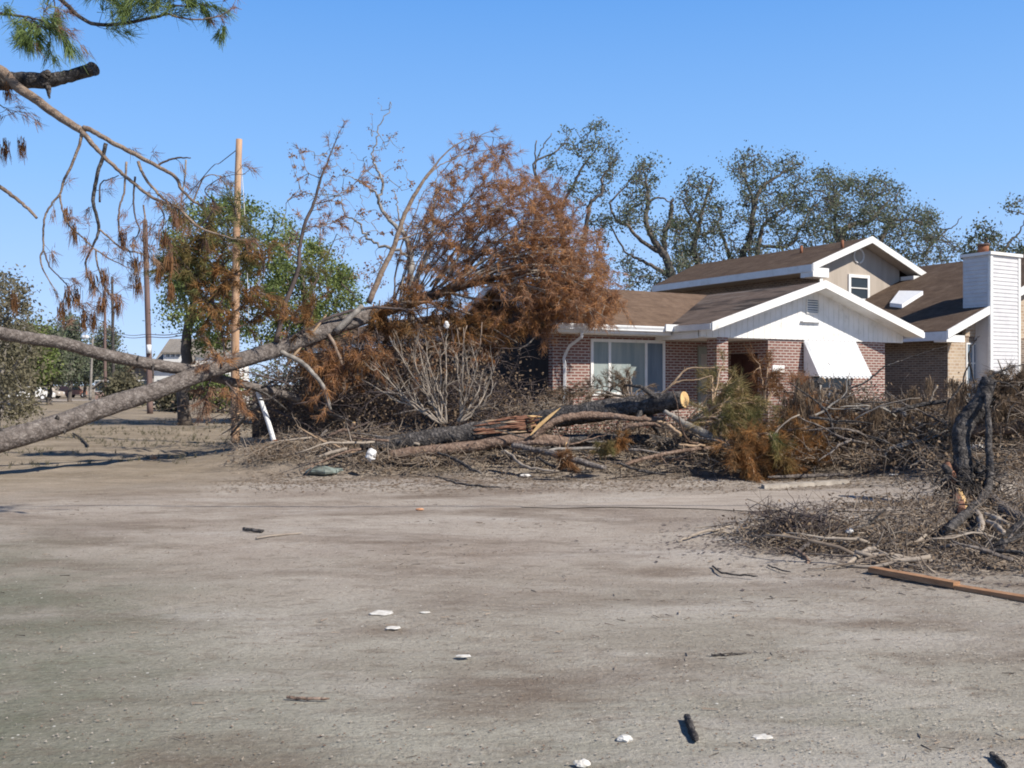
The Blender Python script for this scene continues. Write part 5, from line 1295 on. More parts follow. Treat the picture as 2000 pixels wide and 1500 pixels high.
# splinter
sp = PX([(1036, 850, 17.8, 0), (1052, 832, 17.8, 0), (1075, 812, 17.8, 0), (1095, 796, 17.8, 0)])
b = MB(); wd = [.010, .034, .028, .004]; V = []
for p_, w_ in zip(sp, wd): V += [p_[:3] + (-w_ * .6, -.0, w_ * .7), p_[:3] + (w_ * .6, .0, -w_ * .7)]
V2 = [v + (0, .03, 0) for v in V]; n_ = len(V)
fs = []
for i in range(3): fs += [(2*i, 2*i+1, 2*i+3, 2*i+2), (n_+2*i, n_+2*i+2, n_+2*i+3, n_+2*i+1), (2*i, 2*i+2, n_+2*i+2, n_+2*i), (2*i+1, n_+2*i+1, n_+2*i+3, 2*i+3)]
b.add(V + V2, fs); tag(b.build("splinter", M['cut_wood']), "pale yellow pointed splinter of wood standing up between the two thick logs", "splinter")
B_ = [
 ("long reddish brown log lying lowest under the charcoal broken log", [(760, 889, 17.9, .10), (800, 884, 17.9, .10), (900, 874, 18.0, .105), (983, 862, 18.1, .10), (1050, 858, 18.2, .095), (1110, 862, 18.3, .09)], 'red_bark', 'a'),
 ("dark shaded log continuing right in the middle of the heap", [(1100, 858, 18.6, .10), (1180, 858, 18.7, .10), (1260, 859, 18.8, .095), (1330, 864, 18.9, .08)], 'dark_bark', None),
 ("long arched brown branch bending over the heap right of the splinter", [(1037, 856, 18.1, .05), (1072, 831, 18.15, .062), (1100, 817, 18.2, .066), (1130, 811, 18.3, .068), (1168, 810, 18.4, .068), (1204, 813, 18.4, .06), (1236, 818, 18.4, .05), (1300, 823, 18.5, .04)], 'red_bark', None),
 ("smooth grey limb slanting down right below the sawn log end", [(1297, 802, 18.0, .035), (1324, 819, 18.0, .055), (1360, 840, 17.9, .066), (1393, 856, 17.8, .07), (1440, 868, 17.7, .06)], 'grey_bark', None),
 ("long thin reddish branch at the right foot of the heap", [(1219, 908, 16.9, .03), (1270, 893, 17.2, .036), (1330, 881, 17.4, .036), (1390, 874, 17.6, .034), (1445, 872, 17.7, .02)], 'red_bark', None),
 ("knotty grey brown branch slanting down right in front of the lowest log", [(1000, 869, 17.6, .05), (1045, 878, 17.4, .055), (1090, 890, 17.1, .058), (1135, 902, 16.9, .058), (1182, 914, 16.7, .04)], 'pine_bark', None),
 ("thin curved branch drooping left of the knotty grey brown one", [(985, 880, 17.3, .02), (1000, 890, 17.2, .024), (1020, 908, 16.9, .025), (1056, 917, 16.7, .02), (1090, 921, 16.6, .012)], 'pale_twig', None),
 ("thin branch running flat along the front of the heap", [(1050, 893, 17.1, .02), (1075, 908, 16.9, .025), (1110, 920, 16.7, .025), (1155, 923, 16.6, .015)], 'dark_bark', None),
 ("thin branch lying right of the knotty grey brown one", [(1205, 905, 16.9, .02), (1255, 920, 16.7, .028), (1300, 926, 16.6, .018)], 'dark_bark', None),
 ("short pinkish peeled branch in the middle of the heap", [(1215, 838, 18, .03), (1235, 831, 18, .042), (1270, 828, 18, .04), (1290, 833, 18, .02)], 'red_bark', None),
 ("peeled tan branch below the sawn log end", [(1285, 822, 17.9, .02), (1300, 828, 17.9, .034), (1313, 836, 17.8, .034), (1330, 849, 17.7, .03)], 'tan_twig', 'b'),
 ("short tan branch under the smooth grey limb", [(1325, 868, 17.5, .02), (1350, 871, 17.5, .026), (1377, 870, 17.5, .02)], 'tan_twig', None),
 ("straight thin pole like branch just above the foot of the heap", [(1058, 881, 17.4, .02), (1110, 876, 17.5, .032), (1172, 875, 17.6, .02)], 'grey_bark', None),
 ("reddish branch below the charcoal broken log end", [(1002, 866, 17.8, .03), (1040, 864, 17.7, .05), (1090, 865, 17.7, .055), (1104, 868, 17.7, .05)], 'red_bark', 'b'),
 ("short pale piece of branch left of the lowest log", [(622, 892, 17.6, .02), (645, 885, 17.7, .035), (675, 877, 17.8, .03)], 'pale_twig', None),
 ("bent branch with pale broken tip left of the charcoal log", [(640, 852, 18.5, .02), (665, 842, 18.5, .03), (685, 838, 18.5, .03), (692, 826, 18.5, .035)], 'red_bark', 'b'),
 ("dark curved branch on the ground in front of the lowest log", [(855, 884, 17.4, .02), (890, 898, 17.1, .028), (920, 915, 16.7, .028), (940, 925, 16.4, .012)], 'dark_bark', None),
 ("thin dark branch lying on the dirt, left front of the heap", [(850, 930, 16.2, .012), (900, 944, 15.9, .018), (970, 952, 15.6, .016), (1040, 955, 15.5, .008)], 'dark_bark', None),
 ("leaning dark limb with orange broken top beside the awning", [(1517, 820, 19.6, .085), (1550, 788, 19.6, .08), (1580, 764, 19.6, .075), (1606, 744, 19.6, .07)], 'dark_bark', 'b'),
 ("thin crooked branch standing below the orange broken top", [(1603, 752, 19.3, .02), (1601, 785, 19.2, .028), (1609, 810, 19.1, .03), (1623, 828, 19, .03), (1629, 866, 18.8, .02)], 'grey_bark', None),
 ("long arched grey branch curving down to the upturned stump", [(1610, 813, 18.8, .03), (1660, 803, 18.6, .035), (1700, 798, 18.5, .038), (1750, 800, 18.3, .04), (1778, 817, 18.1, .04), (1812, 838, 17.9, .038), (1870, 855, 17.7, .03)], 'grey_bark', None),
 ("branch sloping right beneath the long arched grey branch", [(1630, 815, 18.6, .03), (1667, 827, 18.5, .036), (1700, 842, 18.3, .036), (1740, 851, 18.2, .036), (1782, 855, 18.1, .03)], 'pine_bark', 'b'),
 ("long level dark branch stretching to the right edge", [(1740, 806, 17.6, .02), (1765, 800, 17.5, .035), (1800, 790, 17.5, .038), (1867, 783, 17.3, .038), (1915, 787, 17.1, .036), (2000, 795, 16.9, .034), (2090, 800, 16.6, .03)], 'dark_bark', None),
 ("grey limb half buried below the leaning dark limb", [(1512, 836, 18.9, .06), (1550, 829, 18.9, .07), (1590, 827, 18.9, .06), (1640, 824, 18.9, .05)], 'grey_bark', None),
 ("pale elbow shaped branch on the right heap", [(1727, 893, 16.9, .02), (1738, 877, 17, .028), (1752, 871, 17, .03), (1778, 862, 17.1, .028)], 'grey_bark', None),
 ("thin pale twig arch left of the upturned stump", [(1775, 915, 16.2, .01), (1795, 901, 16.2, .016), (1812, 900, 16.2, .016), (1830, 906, 16.2, .01)], 'pale_twig', None),
 ("thin dark branch reaching up across the brick wall right of the awning", [(1640, 768, 19, .014), (1665, 757, 19, .018), (1690, 747, 19, .018), (1708, 732, 19, .018), (1728, 717, 19, .014), (1755, 706, 19, .01), (1800, 690, 19, .007), (1850, 675, 19, .004)], 'dark_bark', None),
 ("short upright stick with a pale tip on the right heap", [(1815, 787, 18, .02), (1822, 770, 18, .02), (1830, 754, 18, .014)], 'pale_twig', 'b'),
 ("stout grey log lying behind the upturned stump", [(1890, 842, 16.5, .09), (1930, 838, 16.5, .10), (1975, 836, 16.4, .10), (2040, 834, 16.3, .10)], 'red_bark', 'a'),
 ("thick grey root like limb right of the upturned stump", [(1925, 962, 12.9, .06), (1950, 985, 12.0, .062), (1976, 1005, 11.1, .06), (2020, 1020, 10.6, .06)], 'pine_bark', None),
 ("dark sloping limb entering from the right edge of the picture", [(1940, 1068, 9.9, .035), (1967, 1049, 9.9, .045), (2000, 1025, 9.9, .05), (2060, 985, 9.9, .055), (2150, 930, 9.9, .06)], 'dark_bark', None),
 ("light grey bent branch at the front of the right debris patch", [(1628, 1112, 8.75, .012), (1660, 1098, 8.9, .018), (1683, 1080, 9.1, .021), (1705, 1070, 9.3, .022), (1714, 1064, 9.3, .012)], 'pale_twig', None),
 ("hooked brown branch beneath the twiggy bundle", [(1540, 1068, 9.5, .012), (1562, 1078, 9.3, .017), (1576, 1092, 9.1, .018), (1577, 1106, 8.9, .017), (1570, 1119, 8.7, .010)], 'red_bark', None),
 ("brown branch sloping up from the hooked one", [(1552, 1082, 9.3, .014), (1575, 1065, 9.4, .018), (1592, 1050, 9.5, .012)], 'pine_bark', None),
 ("long thin branch over the right debris patch", [(1590, 1050, 9.7, .012), (1630, 1052, 9.7, .017), (1662, 1068, 9.5, .012)], 'pale_twig', None),
 ("dark branch lying in the right debris patch", [(1690, 1075, 9.3, .012), (1740, 1088, 9.1, .02), (1790, 1098, 9.0, .012)], 'dark_bark', None),
 ("long pale stick at the left tip of the right debris patch", [(1322, 1057, 10.2, .010), (1360, 1043, 10.5, .015), (1432, 1026, 11.1, .010)], 'pale_twig', None),
 ("slender log lying along the far edge of the driveway", [(1500, 932, 16.6, .02), (1560, 930, 16.8, .035), (1620, 928, 16.9, .03), (1665, 929, 16.9, .02)], 'pine_bark', None),
]
for lab, rows, bark, cut in B_:
    big = max(r[3] for r in rows) > .06
    logt("log" if big else "branch", lab, "log" if big else "branch", rows, bark, 14 if big else 9, .05 if big else .04, cut, stubs=0 if big else 2)
# foreground sticks straight on the dirt
for lab, pts, r, bark in [
 ("dark stubby stick on the gravel near the bottom edge, right of centre", [(1342, 1405), (1350, 1428), (1360, 1452)], .017, 'dark_bark'),
 ("thin brown stick on the gravel, lower left of centre", [(560, 1364), (600, 1366), (642, 1367)], .008, 'red_bark'),
 ("small dark stick at the bottom right corner", [(1938, 1478), (1950, 1490), (1962, 1502)], .013, 'dark_bark'),
 ("thin dark stick in the lower middle of the lot", [(1390, 1281), (1425, 1280), (1457, 1277)], .007, 'dark_bark'),
 ("short dark stick on the dirt, left of centre", [(476, 1036), (498, 1039), (516, 1040)], .02, 'dark_bark'),
 ("long thin pale stick on the dirt, left of centre", [(500, 1053), (545, 1046), (590, 1042)], .010, 'pale_twig'),
 ("curved dark stick on the dirt below the leaning trunk", [(143, 848), (158, 858), (166, 866), (173, 874)], .03, 'dark_bark'),
 ("forked looking thin stick below the right debris patch", [(1392, 1107), (1410, 1120), (1445, 1124), (1480, 1127)], .008, 'dark_bark'),
 ("small dark stick above the plank's left end", [(1500, 1105), (1520, 1113), (1545, 1118)], .007, 'dark_bark'),
]:
    c = np.array([np.append(G(x, y, r * .8), r) for x, y in pts]); c = curve(c, 4, .003); c[-1, 3] *= .5
    t = thing("stick", lab, "stick", tuple(c[0, :3])); MB().tube(c[:, :3], c[:, 3], n=8, rough=.06).build("stem", M[bark], t)
# forked light branches rising from the sawn log
t = thing("forked_branch", "light tan forked branch rising above the sawn log in front of the window", "branch", tuple(P(1289, 770, 18.7)))
for rows in ([(1285, 775, 18.7, .026), (1312, 751, 18.6, .022), (1336, 725, 18.6, .018), (1354, 719, 18.6, .015), (1396, 718, 18.5, .008)], [(1309, 753, 18.6, .018), (1330, 744, 18.6, .017), (1360, 742, 18.5, .014), (1390, 733, 18.5, .006)], [(1336, 725, 18.6, .01), (1337, 716, 18.6, .006)]):
    c = curve(PX(rows), 5, .004); MB().tube(c[:, :3], c[:, 3], n=7).build("stem", M['tan_twig'], t)

# anonymous branches of the heaps, nothing tells them apart
def strew(n, label, group, area, L, r, mats, tilt=.12, lift=.05):
    for k in range(n):
        px_, py_, Y_ = area(); g0 = P(px_, py_, Y_); g0[2] = max(g0[2], gz(g0[0], g0[1]) + lift)
        an = RNG.normal(0, .55) + (math.pi if RNG.random() < .5 else 0)
        g = grow(g0, (math.cos(an), math.sin(an) * .8, RNG.normal(0, tilt)), L * RNG.uniform(.6, 1.3), r * RNG.uniform(.6, 1.3), 7, .17)
        g[:, 2] = np.maximum(g[:, 2], np.array([gz(v[0], v[1]) for v in g]) + g[:, 3] * .6)
        t = thing("branch", label, "branch", tuple(g[0, :3]), group=group)
        m_ = M[mats[k % len(mats)]]
        g[0, 3] *= .8; MB().tube(g[:, :3], g[:, 3], n=7, rough=.05).build("stem", m_, t)
        for _ in range(2):
            j = RNG.integers(2, 6); h_ = grow(g[j, :3], unit(g[j + 1, :3] - g[j, :3]) + RNG.standard_normal(3) * .6, L * .35, g[j, 3] * .5, 4, .2)
            MB().tube(h_[:, :3], h_[:, 3], n=5).build("twig", m_, t)
strew(30, "bare crooked branch tangled in the right foreground debris", "branches in the right foreground debris",
      lambda: (lambda y: (RNG.uniform(1560 + (y - 1000) * 1.2, 2010), y, 1.5 * F / (y - HY)))(RNG.uniform(1005, 1095)), .8, .020, ('pale_twig', 'dark_bark', 'pine_bark', 'brush_twig'))
strew(38, "bare broken branch lying in the heap of logs before the window", "branches in the heap of logs",
      lambda: (RNG.uniform(600, 1500), RNG.uniform(850, 905), RNG.uniform(17.4, 19.0)), 1.3, .024, ('pale_twig', 'red_bark', 'pine_bark', 'dark_bark', 'tan_twig'), .16)
strew(44, "bare grey branch tangled in the brushwood heap at the right", "branches in the right brushwood heap",
      lambda: (RNG.uniform(1560, 2060), RNG.uniform(785, 880), RNG.uniform(16.6, 18.6)), 1.5, .022, ('pale_twig', 'pine_bark', 'dark_bark', 'grey_bark'), .3)
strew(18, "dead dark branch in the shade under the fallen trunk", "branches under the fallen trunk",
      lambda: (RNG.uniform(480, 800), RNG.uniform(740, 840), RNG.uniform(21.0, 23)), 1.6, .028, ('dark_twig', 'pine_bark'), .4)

# pine boughs
def bough(label, root, tips, Y, needle, bark='tan_twig', r=.022, **k):
    t = thing("pine_bough", label, "pine bough", tuple(P(root[0], root[1], Y)))
    for (x, y, dy) in tips:
        rx, ry = root[0] + RNG.uniform(-8, 8), root[1] + RNG.uniform(-6, 6)
        lift = RNG.uniform(-22, -6)
        rows = [(rx, ry, Y, r), (rx * .6 + x * .4, ry * .6 + y * .4 + lift * .8, Y + dy * .4, r * .75), (rx * .25 + x * .75, ry * .25 + y * .75 + lift, Y + dy * .75, r * .5), (x, y, Y + dy, .004)]
        c = curve(PX(rows), 5, .008)
        kw = dict(ntw=8, twL=.3, ncl=3, a0=.35, nl=.20, nn=20, w=.009, spread=.45, droop=.35, needle=needle, bark=bark, own=3)
        kw.update(k); pine_limb(t, c, **kw)
    return t
bough("big green pine bough with light bare stems spreading right of the sawn log", (1345, 826),
      [(1425, 768, -.3), (1456, 757, -.2), (1480, 787, 0), (1500, 800, -.3), (1505, 830, -.2), (1490, 850, -.5), (1460, 850, -.4), (1440, 826, -.6), (1420, 845, -.6), (1400, 815, .3), (1470, 815, .4), (1395, 838, -.4), (1445, 790, -.5)], 18.2, 'needle_tan', nn=15, ntw=7, a0=.5)
bough("upright faded pine bough in front of the porch column", (1392, 815), [(1412, 716, .8), (1428, 745, .8), (1440, 770, .9), (1390, 740, .8), (1450, 795, .9), (1415, 785, .8)], 18.6, 'needle_tan', ntw=8, nl=.18, nn=14)
bough("short green sprays hidden in the hanging orange bough", (1470, 860), [(1515, 868, -.5), (1540, 905, -.6)], 17.4, 'needle_olive', ntw=5)
bough("orange and green pine bough hanging down at the right foot of the heap", (1420, 865), [(1470, 868, -.3), (1500, 860, -.4), (1525, 880, -.3), (1545, 900, -.2), (1558, 918, -.4), (1530, 925, -.5), (1500, 915, -.6), (1475, 900, -.6), (1450, 890, -.7), (1510, 940, -.6), (1460, 920, -.7), (1555, 880, -.1), (1430, 905, -.8), (1475, 930, -.9)], 17.5, 'needle_orange', nn=22)
bough("rusty pine bough lying right of the hanging orange and green one", (1530, 850), [(1570, 850, -.2), (1600, 862, 0), (1625, 870, .1), (1600, 885, -.3), (1575, 880, -.3), (1560, 868, -.5)], 17.9, 'needle_orange', ntw=7)
bough("dead brown pine bough standing behind the leaning dark limb", (1560, 860), [(1545, 790, .4), (1570, 765, .5), (1595, 780, .6), (1610, 800, .5), (1540, 820, .3), (1585, 810, .5), (1560, 740, .6)], 19.2, 'needle_brown', ntw=8, nn=16)
bough("reddish sprays added to darken the porch opening", (1490, 800), [(1480, 705, .4), (1500, 715, .4), (1515, 740, .4), (1495, 760, .4), (1520, 770, .3)], 21.5, 'rust_leaf', ntw=7, nn=16)  # added foliage, makes the porch recess darker and redder
bough("olive needled sprig low in the middle of the heap", (1178, 900), [(1180, 872, 0), (1186, 880, 0), (1172, 885, 0)], 17, 'needle_tan', ntw=5, twL=.12, nl=.12, r=.010)
bough("orange needled sprig beside the olive one", (1216, 885), [(1210, 862, 0), (1216, 866, 0), (1206, 872, 0)], 17.1, 'needle_orange', ntw=5, twL=.12, nl=.12, r=.010)
bough("small rust sprig in front of the knotty branch", (1085, 915), [(1110, 905, 0), (1118, 912, 0), (1100, 900, .1)], 16.6, 'rust_leaf', ntw=5, twL=.12, nl=.12, r=.010)
bough("fine brown brush along the window sill", (1230, 775), [(1150, 775, .3), (1110, 778, .3), (1190, 768, .3), (1230, 745, .3), (1270, 770, .3), (1080, 785, .3), (1060, 795, .3), (1215, 755, .3)], 20.6, 'dead_leaf', bark='brush_twig', ntw=11, nn=14, nl=.14)
bough("drooping dry needled sprays by the right edge", (1990, 800), [(1935, 745, .1), (1960, 740, .1), (1985, 745, .1), (2010, 750, .1), (1950, 775, 0), (1975, 780, 0), (2030, 770, 0), (1940, 800, 0)], 16.2, 'dead_leaf', bark='dark_twig', ntw=9, droop=.8)

# bare crepe myrtle shrub
t = thing("bare_shrub", "bare pale stemmed shrub fanning up below the fallen crown", "shrub", tuple(P(880, 828, 20.4)))
tips = [(700, 722), (735, 700), (752, 688), (770, 655), (788, 650), (805, 645), (828, 660), (842, 690), (858, 655), (872, 640), (890, 668), (908, 680), (930, 672), (950, 690), (978, 690), (968, 712), (900, 640), (815, 690), (780, 700), (925, 730)]
for i, (x, y) in enumerate(tips):
    rx, ry = (869, 827) if x < 880 else (896, 824)
    rx += RNG.uniform(-8, 8)
    bow = (x - rx) * RNG.uniform(-.25, .30)
    x += RNG.uniform(-12, 12); y += RNG.uniform(0, 45)
    rows = [(rx, ry, 20.4, .022), (rx + (x - rx) * .25 + bow * .6, ry + (y - ry) * .25, 20.4, .019), (rx + (x - rx) * .55 + bow * .5, ry + (y - ry) * .52, 20.4 + RNG.uniform(-.3, .3), .015), (x, y, 20.4 + RNG.uniform(-.5, .5), .005)]
    c = curve(PX(rows), 5, .012); mb = MB(); mb.tube(c[:, :3], c[:, 3], n=6)
    for j in range(4):
        k = RNG.integers(6, len(c) - 1); g = grow(c[k, :3], unit(c[k, :3] - c[k - 2, :3]) + RNG.standard_normal(3) * .4, RNG.uniform(.3, .8), .009, 4, .18, .1)
        mb.tube(g[:, :3], g[:, 3], n=4, cap=False)
        for _ in range(2):
            g2 = grow(g[2, :3], unit(g[3, :3] - g[2, :3]) + RNG.standard_normal(3) * .5, RNG.uniform(.15, .4), .005, 3, .2)
            mb.tube(g2[:, :3], g2[:, 3], n=3, cap=False)
    mb.build("stem", M['pale_twig'], t)

# ---------------- upturned stump at the right
st = thing("upturned_stump", "tall crooked grey stump with torn orange wood and shredded roots at the right", "stump", tuple(G(1877, 988)))
c = curve(PX([(1880, 988, 13.0, .16), (1880, 955, 13.0, .125), (1880, 900, 13.1, .115), (1876, 860, 13.2, .11), (1886, 825, 13.3, .12), (1903, 803, 13.3, .125), (1917, 783, 13.3, .11), (1925, 762, 13.3, .10), (1933, 740, 13.3, .095)]), 6)
MB().tube(c[:, :3], c[:, 3], n=18, rough=.07).build("trunk", M['dark_bark'], st)
def stp(rows, mat, name, rough=.05, n=9):
    c = curve(PX(rows), 5, .006); return MB().tube(c[:, :3], c[:, 3], n=n, rough=rough).build(name, M[mat], st)
stp([(1848, 905, 13.10, .05), (1860, 935, 13.00, .06), (1868, 965, 12.90, .06), (1878, 1000, 11.20, .05)], 'torn_wood', 'torn_root')
stp([(1872, 955, 12.80, .02), (1878, 975, 12.45, .045), (1884, 1000, 11.20, .04)], 'cut_wood', 'torn_root')
stp([(1845, 910, 13.10, .05), (1853, 925, 13.00, .05), (1845, 955, 13.00, .03)], 'dark_bark', 'root')
stp([(1930, 818, 13.00, .04), (1932, 868, 12.90, .045), (1934, 918, 12.80, .05), (1926, 960, 12.60, .055), (1902, 992, 11.57, .055), (1868, 1020, 10.36, .05), (1850, 1035, 9.81, .03)], 'dark_bark', 'root')
stp([(1930, 820, 13.00, .035), (1928, 790, 13.10, .03), (1926, 770, 13.20, .03)], 'dark_bark', 'root')
stp([(1900, 910, 13.10, .05), (1918, 930, 13.00, .05), (1932, 955, 12.80, .05)], 'dark_bark', 'root')
stp([(1908, 1000, 11.20, .03), (1918, 1020, 10.36, .035), (1914, 1040, 9.64, .02)], 'pale_twig', 'torn_root')
stp([(1925, 1005, 10.97, .03), (1945, 1015, 10.56, .04), (1968, 1022, 10.28, .02)], 'pale_twig', 'torn_root')["label"] = "bleached split root"
stp([(1930, 1020, 10.36, .03), (1950, 1030, 9.99, .03), (1960, 1043, 9.54, .015)], 'pale_twig', 'torn_root')["label"] = "bleached split root"
stp([(1930, 740, 13.30, .02), (1945, 728, 13.30, .016), (1967, 720, 13.30, .012), (1993, 713, 13.30, .008), (2020, 708, 13.30, .005)], 'dark_bark', 'branch', n=6)
stp([(1928, 750, 13.30, .016), (1950, 745, 13.20, .012), (1972, 752, 13.20, .010), (1990, 768, 13.20, .006)], 'dark_bark', 'branch', n=6)
stp([(1905, 760, 14.00, .012), (1897, 720, 14.00, .014), (1893, 690, 14.00, .014), (1905, 665, 14.00, .010), (1912, 655, 14.00, .005)], 'dark_bark', 'branch', n=6)
stp([(1850, 790, 14.00, .010), (1880, 745, 14.00, .012), (1895, 700, 14.00, .008)], 'dark_bark', 'branch', n=6)
mb = MB()
for k in range(420):
    x, y = RNG.normal(1893, 26), RNG.normal(950, 26)
    p = P(x, y, RNG.uniform(12.6, 13.5)); g = grow(p, RNG.standard_normal(3) * (1, 1, .8) + (0, 0, -.7), RNG.uniform(.12, .35), RNG.uniform(.005, .013), 4, .35)
    mb.tube(g[:, :3], g[:, 3], n=4, cap=False)
mb.build("root_fibres", M['dark_bark'], st)

# ---------------- plank
pl = thing("wooden_plank", "long orange brown plank lying on the gravel at the right edge", "plank", tuple(G(1695, 1116)))
a, b_, c_ = G(1695, 1118), G(1862, 1149), G(2040, 1181)
def beam(a, b, w, h, mat, nm):
    d = unit(b - a); s = np.array([-d[1], d[0], 0]) * w; u = np.array([0, 0, h])
    return MB().hexa([a, b, b + s, a + s, a + u, b + u, b + s + u, a + s + u]).build(nm, M[mat], pl)
beam(a, b_, .09, .045, 'plank_wood', 'board'); beam(b_ + unit(c_ - b_) * .003 + (0, .01, -.02), c_ + (0, 0, -.01), .09, .04, 'plank_wood', 'board')

# ---------------- rubbish
def rag(name, label, cat, px, py, Y, sx, sy, sz, mat, ground=False):
    p = P(px, py, Y) if not ground else G(px, py, sz * .35); n, m = 14, 9; V = []
    for j in range(m):
        ph = math.pi * j / (m - 1)
        for i in range(n):
            th = 2 * math.pi * i / n
            v = np.array([math.cos(th) * math.sin(ph) * sx, math.sin(th) * math.sin(ph) * sy, math.cos(ph) * sz])
            k = 1 + .45 * mnoise.noise(Vector(tuple(v * (2.2 / max(sx, sz)) + px * .01)))
            V.append(p + v * k)
    fs = [(j * n + i, (j + 1) * n + i, (j + 1) * n + (i + 1) % n, j * n + (i + 1) % n) for j in range(m - 1) for i in range(n)]
    mb = MB(); mb.add(V, fs, False); return tag(mb.build(name, M[mat]), label, cat)
M['green_plastic'] = simple('greenish_plastic', [(.3, C(.08,.085,.075)), (.6, C(.20,.24,.22))], 6, .5)
M['orange_clay'] = simple('orange_clay', [(.3, C(.45,.20,.10)), (.6, C(.60,.32,.18))], 6, .8)
rag("plastic_bag", "crumpled white plastic bag at the left foot of the charcoal log", "plastic bag", 725, 888, 17.3, .10, .07, .10, 'dirty_plastic')
rag("plastic_sack", "half buried dull green sack at the left front of the debris", "sack", 630, 920, 16.9, .34, .20, .08, 'green_plastic', True)
rag("paper_scrap", "white scrap on the dirt below the middle of the heap", "scrap", 1028, 930, 15.9, .085, .05, .03, 'dirty_plastic', True)
rag("brick_fragment", "orange brick fragment on the dirt under the leaning trunks", "brick", 299, 893, G(299, 895)[1], .07, .07, .06, 'orange_clay')
rag("plastic_sheet", "white plastic sheet lying behind the upturned stump", "plastic sheet", 1912, 873, 16.2, .16, .10, .05, 'dirty_plastic')
rag("foam_piece", "white foam piece caught under the fallen crown", "foam piece", 872, 635, 22.5, .06, .04, .08, 'dirty_plastic')
rag("foam_piece", "small white foam bit on the right debris patch", "foam piece", 1659, 1037, 10.0, .04, .03, .03, 'dirty_plastic')
rag("paper_scrap", "flat white scrap near the driveway, in front of the right heap", "scrap", 1745, 927, G(1745, 929)[1], .07, .04, .012, 'dirty_plastic')
for i, (x, y, s_, lab) in enumerate([(745, 1197, .09, "largest chalky white patch of crushed shell left of centre"), (768, 1226, .05, "smaller chalky white patch just below the largest one"), (830, 1196, .03, "tiny chalky white patch right of the largest one"),
                                    (1220, 1443, .035, "white stone near the bottom edge left of the dark stubby stick"), (1137, 1492, .035, "white stone touching the bottom edge"), (1490, 1439, .04, "white smear of shell right of the dark stubby stick"), (905, 1281, .04, "faint white shell patch in the lower middle"), (820, 995, .05, "small pinkish stone in front of the heap")]):
    p = G(x, y); rag("shell_patch" if 'stone' not in lab else "stone", lab, "shell patch" if 'stone' not in lab else "stone", x, y, p[1], s_ * (1.2 if 'stone' not in lab else 1), s_ * .8, .005 if 'stone' not in lab else .016, 'shell' if 'pinkish' not in lab else 'orange_clay')
# stone slab lump beyond the front debris patch
rag("sand_heap", "low pale heap of sand behind the twiggy bundle", "sand heap", 1700, 1009, 12.1, .55, .3, .07, 'concrete')

# ================================================================== UNCOUNTABLE BRUSH AND LITTER
def brush(name, label, blobs, twn, L, r, mat='brush_twig', leaves=0, leafm='dead_leaf', flat=.5, lsize=.06, lrad=.1, n=4):
    """tangled twigs: blobs = (px, py, Y, sx, sy, sz, weight)"""
    mb = MB(); lb = MB(); pts = []
    wts = np.array([b[6] for b in blobs], float); wts /= wts.sum()
    for k in range(twn):
        b = blobs[RNG.choice(len(blobs), p=wts)]
        p = P(b[0], b[1], b[2]) + np.clip(RNG.standard_normal(3), -1.6, 1.6) * np.array([b[3], b[4], b[5]])
        p[2] = max(p[2], gz(p[0], p[1]) + .01)
        d = RNG.standard_normal(3) * np.array([1, 1, flat])
        g = grow(p, d, L * RNG.uniform(.3, 1.2), r * RNG.uniform(.4, 1.3), 4, .25, -.04)
        zz = np.array([gz(q[0], q[1]) for q in g]) + .004; g[:, 2] = np.maximum(g[:, 2], zz)
        mb.tube(g[:, :3], g[:, 3], n=n, cap=False)
        if leaves and k % 2 == 0: pts.append(g[RNG.integers(0, 5), :3])
    o = mb.build(name, M[mat]); tag(o, label, None, kind="stuff")
    if pts:
        add_leaves(lb, pts, leaves, lrad, lsize); lb.build("dead_leaves", M[leafm], o)
    return o
brush("brush", "tangled brown twigs and dead leaves filling the heap of logs",
      [(560, 880, 19.0, .6, .5, .06, 3), (640, 885, 18.6, .9, .5, .09, 5), (700, 860, 19.2, .8, .5, .10, 4), (760, 895, 18.0, .9, .4, .05, 4), (900, 895, 18.0, 1.0, .5, .06, 4), (900, 850, 19.6, 1.0, .5, .08, 3), (1060, 880, 18.8, 1.0, .4, .08, 4), (1180, 872, 19.0, 1.0, .4, .08, 4), (1300, 868, 18.9, .9, .4, .09, 4), (1420, 880, 18.3, .8, .5, .10, 3), (1250, 905, 17.6, 1.4, .4, .03, 3), (1130, 800, 20.6, .9, .4, .05, 3), (1250, 790, 20.6, 1.0, .4, .05, 2), (1090, 795, 20.6, .4, .4, .08, 2), (1170, 840, 20.3, 1.0, .4, .12, 5), (1290, 835, 20.2, .8, .4, .12, 4)],
      4600, .42, .0090, leaves=5, lsize=.06, lrad=.15)
brush("brush", "dense grey brown brushwood heap in front of the awning window and brick side wall",
      [(1600, 850, 18.8, .8, .5, .16, 4), (1700, 850, 19, .9, .6, .16, 5), (1800, 850, 18.8, .9, .7, .17, 5), (1900, 845, 18, 1.0, .8, .18, 5), (1990, 835, 17.4, .9, .8, .2, 5), (1620, 800, 20.0, .5, .4, .25, 4), (1690, 805, 20.2, .7, .4, .14, 3), (1810, 818, 19.8, .9, .5, .10, 3), (2080, 820, 16.5, 1, 1, .4, 4), (1700, 885, 17.6, 1.0, .5, .05, 3), (1850, 888, 17, 1.0, .6, .08, 3), (1980, 895, 15.5, .9, .8, .12, 4)],
      5200, .5, .010, leaves=6, lsize=.075, lrad=.2)
